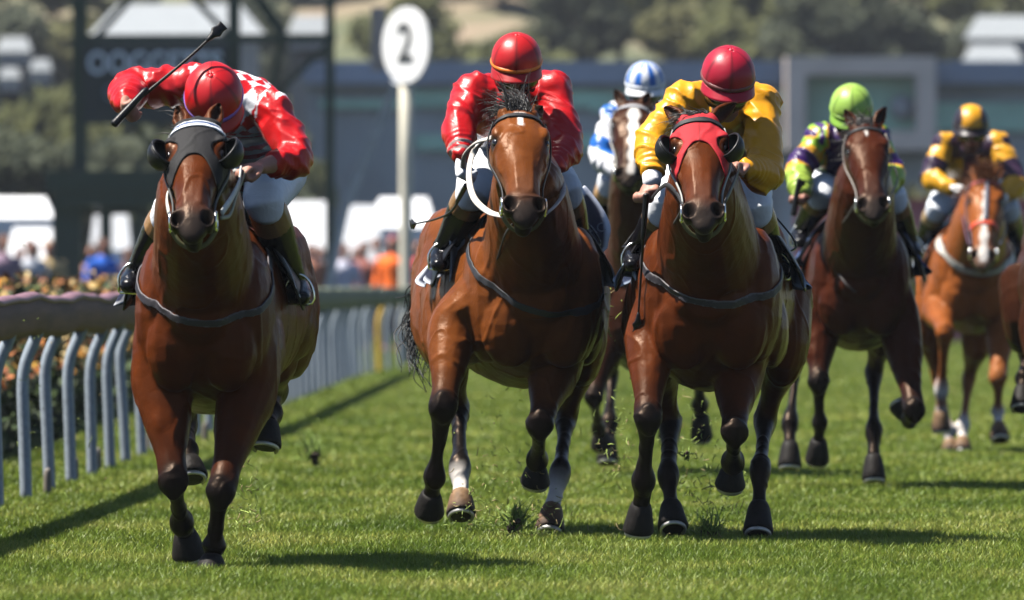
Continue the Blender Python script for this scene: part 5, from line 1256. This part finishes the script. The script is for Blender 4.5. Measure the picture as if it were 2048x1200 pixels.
# ------------------------------------------------------------------ turf thrown up by the hooves
M['clod'] = mat('soil', (.05, .035, .022), rough=.95, vary=.4, vscale=60); M['sprig'] = mat('torn_grass', attr=True, rough=.6, vary=.2)
fr_ = np.random.default_rng(33)
def clod(px, py, Y, size, n, label):
    c_ = at(px, py, Y); mb = MB()
    for k in range(5): mb.ell(c_ + fr_.normal(size=3) * size * .35, size * fr_.uniform(.3, .6, 3), None, n=8, m=5)
    me, _ = remesh(mb, size * .12, 1); root = empty('turf_clod', tuple(c_), label, 'turf clod', 'clods of turf flying up behind the hooves'); link_mesh('soil', me, M['clod'], root)
    g = MB(); sg_ = []
    for k in range(n):
        p = c_ + fr_.normal(size=3) * size * .4; d = unit(fr_.normal(size=3) * .6 + A3(0, 0, 1.1)); ln = size * fr_.uniform(1.0, 2.4)
        g.tube([p, p + d * ln * .5, p + d * ln + fr_.normal(size=3) * ln * .2], [.0032, .0028, .0008], lat=(1, 0, 0), n=4, sub=2, cap=0, tag=A3(.20, .30, .05) * fr_.uniform(.5, 1.4))
    g.build('sprigs', M['sprig'], root, colour=True)
clod(624, 912, 62, .055, 70, 'grassy clod of turf in the air right of the leading horse'); clod(1372, 914, 48.5, .022, 10, 'small crumb of soil between the hooded horse\'s legs'); clod(1264, 752, 52, .020, 4, 'brown crumb of soil above the grass between two horses'); clod(1420, 1072, 46.8, .042, 80, 'dark clod just leaving the ground beneath the hooded horse'); clod(1030, 1050, 47.0, .038, 110, 'grassy divot lifting off the ground beneath the white reined horse')
g = MB()
for px, py, sx, sy, n, Y in ((485, 1000, 22, 60, 60, 43.6), (1005, 1010, 60, 45, 110, 47.2), (1050, 1050, 50, 30, 60, 47), (1420, 1010, 45, 60, 110, 47.3), (1235, 880, 25, 60, 60, 49), (1170, 640, 20, 40, 22, 48), (1225, 610, 10, 40, 16, 48), (1390, 840, 40, 70, 50, 50), (1010, 860, 70, 70, 30, 48), (1330, 1060, 140, 20, 60, 47), (660, 900, 60, 60, 14, 60), (60, 800, 60, 120, 22, 52)):
    for k in range(int(n * 1.7)):
        p = at(px + fr_.normal() * sx, py + fr_.normal() * sy, Y + fr_.normal() * .25)
        if p[2] < .01: p[2] = .02
        d = unit(fr_.normal(size=3)); ln = fr_.uniform(.006, .040); c = A3(.26, .34, .07) if fr_.random() < .7 else A3(.30, .23, .10)
        g.tube([p, p + d * ln * .5, p + d * ln + fr_.normal(size=3) * ln * .25], [.0017, .0020, .0007], lat=(1, 0, 0), n=4, sub=2, cap=0, tag=c * fr_.uniform(.6, 1.4))
tagit(g.build('flying_grass', M['sprig'], colour=True), 'torn grass blades and specks flying around the galloping hooves', 'flying grass', kind='stuff')

# ------------------------------------------------------------------ the air between here and the far hill
bpy.ops.mesh.primitive_cube_add(size=1)
hz_o = bpy.context.object; hz_o.name = 'haze'; hz_o.dimensions = (420, 980, 130); hz_o.location = (0, 445, 63.8)
vm, t, b = new_mat('haze'); t.nodes.remove(b); pv = t.nodes.new('ShaderNodeVolumePrincipled'); pv.inputs['Color'].default_value = (.82, .88, 1, 1); pv.inputs['Density'].default_value = .00013; pv.inputs['Anisotropy'].default_value = .2
t.links.new(pv.outputs[0], t.nodes['Material Output'].inputs['Volume']); hz_o.data.materials.append(vm)
tagit(hz_o, kind='stuff')
